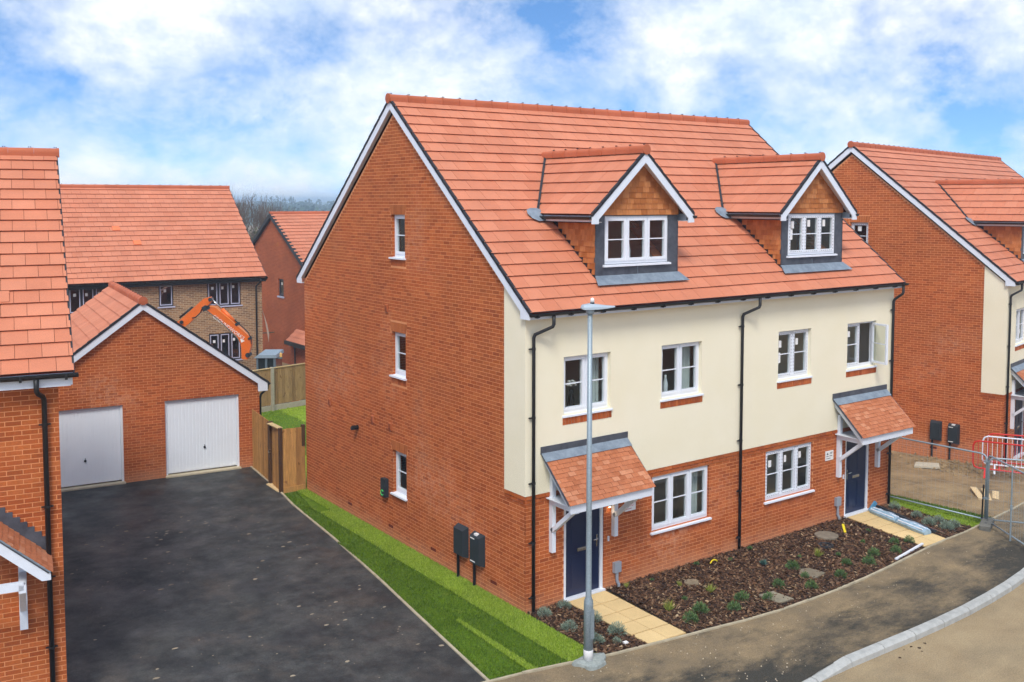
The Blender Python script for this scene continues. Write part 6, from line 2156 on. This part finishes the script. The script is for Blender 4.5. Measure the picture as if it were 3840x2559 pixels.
MB().bar((-1.0, 0.22, 0.10), (0.95, 0.20, 0.06), 0.06, 0.05).build("dark_section", M_meter, bd)
MB().bar((-0.3, 0.30, 0.05), (1.1, 0.34, 0.04), 0.03, 0.02).build("loose_rail", M_silver, bd)
MB().bar((-0.98, -0.02, 0.0), (-1.0, 0.18, 0.20), 0.05, 0.1).build("end_cap", simple("blue_cap", C(84, 140, 172), 0.4, 0.4), bd)

# ------------------------------------------------------------------ clutter around the right-hand house
mc = MB().prism([(17.3, 2.75, 0), (17.75, 2.25, 0), (17.3, 1.95, 0), (16.8, 2.5, 0)], (0, 0, 0.05)).build("concrete_pad", simple("pad_concrete", C(190, 182, 160), 0.95, 0.1), None, T(0, 0, -0.42))
tag(mc, "pale concrete pad on the bare ground by the meter boxes", "slab")
pl = thing("timber_pallet", "pale timber offcuts stacked on the bare ground at the right edge", "timber", (14.6, -1.0, -0.1), 0.5)
for k in range(3):
    MB().box(-0.5, 0.6, -0.3 + k * 0.22, -0.14 + k * 0.22, 0.0 + 0.03 * k, 0.04 + 0.03 * k).build("plank", M_pale_wood, pl, RZ(0.1 * k))
rub = MB()
for k in range(260):
    x, y = random.gauss(18.0, 0.5), random.gauss(1.9, 0.7)
    r = random.uniform(0.02, 0.08)
    z = -0.43
    vs = [(x + r * random.uniform(0.6, 1.2) * math.cos(t), y + r * random.uniform(0.6, 1.2) * math.sin(t), z) for t in np.linspace(0, 6.28, 6)[:-1]] + [(x, y, z + r)]
    rub.add(vs, [(i, (i + 1) % 5, 5) for i in range(5)])
tag(rub.build("rubble", M_soil), "low heap of earth and rubble along the far gable foot", "rubble", kind="stuff")

# ------------------------------------------------------------------ excavator behind the rear fence
ex_d = 38.5
ex_o = CAM + (fw + rt * ((930 - 1920) / 3707.7) - up * ((1300 - 1000.9) / 3707.7)) * ex_d
ex = thing("excavator", "orange excavator with raised boom lettered GROUNDWORKS behind the garage", "excavator", (ex_o.x, ex_o.y, -0.72), -YAW + 0.04)
def E(px, py):
    return ((px - 930) * ex_d / 3707.7, 7.80 - (py - 756) * ex_d / 3707.7 + 0.72)
def plate(name, pts, y0, y1, mat):
    P2 = [E(*p) for p in pts]
    return MB().prism([(a, y0, z) for a, z in P2], (0, y1 - y0, 0)).build(name, mat, ex)
boom = plate("boom", [(908, 1300), (905, 1282), (895, 1262), (870, 1236), (828, 1195), (782, 1158), (783, 1148), (795, 1146), (815, 1150), (860, 1188), (905, 1228), (935, 1258), (943, 1275), (944, 1296), (930, 1346), (910, 1346)], -0.16, 0.16, M_orange)
plate("stick", [(668, 1240), (648, 1222), (690, 1192), (712, 1172), (772, 1118), (795, 1112), (803, 1118), (796, 1132), (786, 1146), (748, 1178), (715, 1212), (700, 1222)], -0.13, 0.13, M_orange)
def rod(name, a, b, r, mat, y=0.0):
    (x0, z0), (x1, z1) = E(*a), E(*b)
    MB().tube([(x0, y, z0), (x1, y, z1)], r, 10).build(name, mat, ex, smooth=True)
rod("stick_cylinder_rod", (800, 1120), (840, 1160), 0.035, M_silver, -0.05)
rod("stick_cylinder", (838, 1158), (890, 1212), 0.075, M_orange, -0.05)
rod("bucket_cylinder", (680, 1190), (728, 1150), 0.04, M_black, -0.02)
hp = [E(*p) for p in ((885, 1200), (900, 1216), (918, 1232), (935, 1250), (945, 1272), (943, 1292))]
MB().tube([(x, -0.1, z + 0.03) for x, z in hp], 0.025, 6).build("hydraulic_hose", M_black, ex)
hp = [E(*p) for p in ((768, 1150), (760, 1170), (744, 1186), (728, 1190))]
MB().tube([(x, -0.14, z) for x, z in hp], 0.02, 6).build("hydraulic_hose", M_black, ex)
for (p, r) in (((797, 1121), 0.07), ((789, 1150), 0.075), ((690, 1205), 0.07), ((932, 1330), 0.09), ((893, 1214), 0.06), ((938, 1268), 0.05)):
    x, z = E(*p)
    MB().tube([(x, -0.19, z), (x, 0.19, z)], r, 12).build("pivot_pin", M_meter, ex)
plate("boom_edge", [(895, 1262), (870, 1236), (828, 1195), (782, 1158), (781, 1161), (827, 1199), (868, 1240), (893, 1266), (903, 1284), (905, 1282)], -0.175, 0.175, M_rubber)
plate("boom_top_plate", [(795, 1144), (815, 1148), (860, 1186), (905, 1226), (935, 1256), (937, 1259), (905, 1230), (860, 1190), (815, 1152), (795, 1147)], -0.18, 0.18, simple("orange_highlight", C(238, 140, 70), 0.4, 0.4))
plate("elbow_bracket", [(765, 1150), (778, 1142), (792, 1146), (786, 1160), (772, 1166)], -0.19, 0.19, M_meter)
tm_ = text_mesh("GROUNDWORKS", 0.185, M_paper, 0.006)
(xa_, za_), (xb_, zb_) = E(836, 1204), E(890, 1246)
link("lettering", tm_, ex, T((xa_ + xb_) / 2, -0.168, (za_ + zb_) / 2) @ Matrix.Rotation(-math.atan2(zb_ - za_, xb_ - xa_), 4, 'Y') @ RX(math.radians(90)))
q = [E(*p) for p in ((905, 1268), (922, 1276), (909, 1283))]
MB().prism([(x, -0.166, z) for x, z in q], (0, 0.004, 0)).build("warning_triangle", M_paper, ex)
(x0, zr_) , (x1, _) = E(958, 1342), E(1036, 1342)
cabm = MB()
for (a, b) in ((x0 + 0.04, x0 + 0.11), (x1 - 0.11, x1 - 0.03), ((x0 + x1) / 2 - 0.03, (x0 + x1) / 2 + 0.05)):
    cabm.box(a, b, -0.1, 0.0, 0.9, zr_)
cabm.box(x0 + 0.04, x1 - 0.03, 0.0, 1.3, 0.9, 1.25)
cab = cabm.build("cab", M_cabgrey, ex)
MB().box(x0 + 0.05, x1 - 0.04, -0.05, 1.3, 1.25, zr_ - 0.02).build("cab_window", M_cabglass, cab)
MB().prism([(x0 - 0.05, -0.15, zr_ + 0.0), (x1 + 0.03, -0.15, zr_ + 0.0), (x1 + 0.0, -0.15, zr_ + 0.12), (x0 + 0.1, -0.15, zr_ + 0.12)], (0, 1.5, 0)).build("cab_roof", simple("cab_roof", C(140, 158, 168), 0.45, 0.4), cab)
(bx, bz) = E(1048, 1338)
MB().lathe([(0.05, 0.0), (0.05, 0.14), (0.0, 0.17)], n=10).build("beacon", simple("beacon_amber", C(236, 190, 110), 0.3, 0.5), ex, T(bx, 0.2, bz - 0.05))
MB().box(x1 - 0.2, bx + 0.05, 0.15, 0.25, bz - 0.12, bz - 0.05).build("beacon_arm", M_cabgrey, ex)
MB().box(-1.2, 2.0, -0.3, 1.6, 0.75, 1.0).build("turntable", M_orange, ex)
MB().box(x1 + 0.05, x1 + 1.0, -0.2, 1.5, 0.95, 1.55).build("engine_cover", M_orange, ex)
for y in (-0.4, 1.4):
    MB().prism([(-1.5, y, 0.1), (-1.7, y, 0.4), (-1.5, y, 0.7), (1.9, y, 0.7), (2.1, y, 0.4), (1.9, y, 0.1)], (0, 0.45, 0)).build("track", M_rubber, ex)

# ------------------------------------------------------------------ trees and far landscape
def bare_tree(name, label, loc, height, seed, spread_=1.0):
    rs = random.Random(seed)
    t = thing(name, label, "tree", loc, rs.uniform(0, 6))
    tr, tw = MB(), MB()
    iv_v = []
    def grow(p, d, L, r, depth):
        q = p + d * L
        (tr if depth < 2 else tw).tube([p, p + d * L * 0.5 + Vector((rs.uniform(-1, 1), rs.uniform(-1, 1), 0)) * L * 0.05, q], [r, r * 0.85, r * 0.65], 5 if depth < 2 else 3, False)
        if depth < 3:
            for k in range(int(L * 16)):
                f = rs.random()
                iv_v.append(p + d * L * f + Vector((rs.gauss(0, 0.22), rs.gauss(0, 0.22), rs.gauss(0, 0.22))))
        if depth >= 5: return
        for k in range(3 if depth < 4 else 4):
            a = rs.uniform(0, 6.28)
            sp = rs.uniform(0.25, 0.6) * spread_
            nd = (d + Vector((math.cos(a) * sp, math.sin(a) * sp, 0.22))).normalized()
            grow(p + d * L * rs.uniform(0.55, 1.0), nd, L * rs.uniform(0.58, 0.82), r * 0.55, depth + 1)
    for k in range(3):
        a = k * 2.1 + rs.uniform(-0.3, 0.3)
        grow(Vector((0.25 * math.cos(a), 0.25 * math.sin(a), 0)), Vector((0.25 * math.cos(a), 0.25 * math.sin(a), 1)).normalized(), height * 0.30, 0.13, 0)
    tr.build("trunk", M_bark, t)
    tw.build("crown", M_twig, t)
    lv = MB()
    for p in iv_v:
        d1 = Vector((rs.uniform(-1, 1), rs.uniform(-1, 1), rs.uniform(-1, 1))).normalized() * 0.09
        d2 = d1.cross(Vector((rs.uniform(-1, 1), rs.uniform(-1, 1), 1))).normalized() * 0.07
        lv.poly(tuple(p - d1), tuple(p + d2), tuple(p + d1), tuple(p - d2))
    lv.build("ivy", M_ivy, t)
def place(px, depth, z):
    p = CAM + (fw + rt * ((px - 1920) / 3707.7)) * depth
    return (p.x, p.y, z)
bare_tree("bare_tree", "leftmost bare winter tree behind the buff brick roof", place(880, 74, -1.2), 12.6, 3, 0.8)
bare_tree("bare_tree", "middle bare winter tree with ivy between the two far roofs", place(935, 70, -1.2), 12.0, 8, 0.8)
bare_tree("bare_tree", "rightmost bare winter tree beside the dark house ridge", place(985, 78, -1.2), 11.4, 15, 0.8)

far_land = MB()
fc = CAM + fw * 900
hv = []
nH = 60
for k in range(nH + 1):
    px = -600 + (5000) * k / nH
    for (dep, z) in ((300, -3.4), (600, -2.4 ), (900, 1.5 + 1.5 * math.sin(k * 0.7)), (1500, 4 + 2.0 * math.sin(k * 0.45 + 1)), (2200, 5.5 + 1.5 * math.sin(k * 0.3))):
        p = CAM + (fw * Vector((1, 1, 0)).length / math.sqrt(2) + rt * ((px - 1920) / 3707.7)) * dep
        hv.append((p.x, p.y, z))
far_land.add(hv, [(k * 5 + j, (k + 1) * 5 + j, (k + 1) * 5 + j + 1, k * 5 + j + 1) for k in range(nH) for j in range(4)])
far_land.build("hills", M_farland, smooth=True)["kind"] = "structure"
def far_tree_cloud(mb, p, w, h, n, rs):
    for k in range(n):
        a, e, rr = rs.uniform(0, 6.28), rs.uniform(-1.2, 1.5), rs.uniform(0.5, 1.0)
        c = Vector((p[0] + w * rr * math.cos(a) * math.cos(e), p[1] + w * rr * math.sin(a) * math.cos(e), p[2] + h * 0.55 + h * 0.45 * rr * math.sin(e)))
        s = min(w, h) * 0.22
        d1 = Vector((rs.uniform(-1, 1), rs.uniform(-1, 1), rs.uniform(-1, 1))).normalized() * s
        d2 = d1.cross(Vector((rs.uniform(-1, 1), rs.uniform(-1, 1), 1))).normalized() * s
        mb.poly(tuple(c - d1), tuple(c + d2), tuple(c + d1), tuple(c - d2))
rs = random.Random(4)
ft = MB()
for k in range(260):
    px = rs.uniform(820, 1260) if k < 170 else rs.uniform(-300, 4200)
    dep = rs.uniform(420, 860)
    z = -2.8 + 3.2 * smooth(500, 900, dep)
    far_tree_cloud(ft, place(px, dep, z), rs.uniform(3, 7), rs.uniform(4, 8.5), 34, rs)
tag(ft.build("distant_woodland", M_farleaf), "hazy blue-green band of distant trees on the horizon", "woodland", kind="stuff")
for k, (px, dep, w, h) in enumerate(((962, 620, 1.3, 14.5), (985, 640, 1.0, 13.2), (1002, 600, 0.9, 13.4), (1022, 660, 2.4, 12.8), (1042, 640, 1.8, 13.4), (1072, 700, 2.6, 11.6), (1097, 690, 2.6, 12.8), (947, 560, 1.0, 12.2), (1162, 720, 2.8, 11.0), (1200, 740, 3.0, 10.8), (925, 600, 0.9, 13.0))):
    loc = place(px, dep, -1.5)
    names = ["tallest forked distant tree on the horizon", "slim distant tree right of the tallest one", "third slim distant tree from the left on the skyline", "broad ragged distant tree in the middle of the skyline", "leaning distant tree right of the broad ragged one",
             "low bushy distant tree in the hazy gap", "round-topped distant tree standing clear of the woodland", "slim distant tree left of the tallest one", "pointed distant tree near the white verge", "rightmost rounded distant tree near the white verge", "leftmost slim distant tree above the bare trees"]
    t = thing("distant_tree", names[k], "tree", loc, 0, "distant skyline trees")
    MB().tube([(0, 0, 0), (0.2, 0, h * 0.5), (0.1, 0.1, h * 0.8)], [0.4, 0.3, 0.15], 6).build("trunk", M_bark, t)
    m = MB()
    far_tree_cloud(m, (0, 0, h * 0.45), w, h * 0.55, 60, rs)
    m.build("crown", M_farleaf, t)
for k, (px, dep) in enumerate(((1012, 480), (1062, 500), (1070, 470), (1110, 520), (1122, 500), (1160, 540), (1172, 560), (1197, 520), (1210, 500), (998, 520))):
    loc = place(px, dep + 330, -0.6)
    t = thing("distant_house", "tiny pale distant house among the hazy trees", "house", loc, rs.uniform(0, 1.5), "distant houses in the haze")
    t.scale = (0.7, 0.7, 0.7)
    MB().box(-4, 4, -3, 3, 0, 4.4).build("wall", M_farwall, t)
    MB().prism([(-4.3, -3.4, 4.2), (-4.3, 3.4, 4.2), (-4.3, 0, 6.4)], (8.6, 0, 0)).build("roof", M_farroof, t)

# ------------------------------------------------------------------ air
hm = bpy.data.materials.new("haze")
hm.use_nodes = True
hm.node_tree.nodes.clear()
ho = hm.node_tree.nodes.new("ShaderNodeOutputMaterial")
hv_ = hm.node_tree.nodes.new("ShaderNodeVolumePrincipled")
hv_.inputs["Color"].default_value = (0.66, 0.84, 1.0, 1)
hv_.inputs["Density"].default_value = 0.0011
hm.node_tree.links.new(hv_.outputs[0], ho.inputs["Volume"])
tag(MB().box(-3100, 3100, -3100, 3100, -7.0, 15.5).build("haze", hm), "thin blue haze in the distance", "haze", kind="stuff")
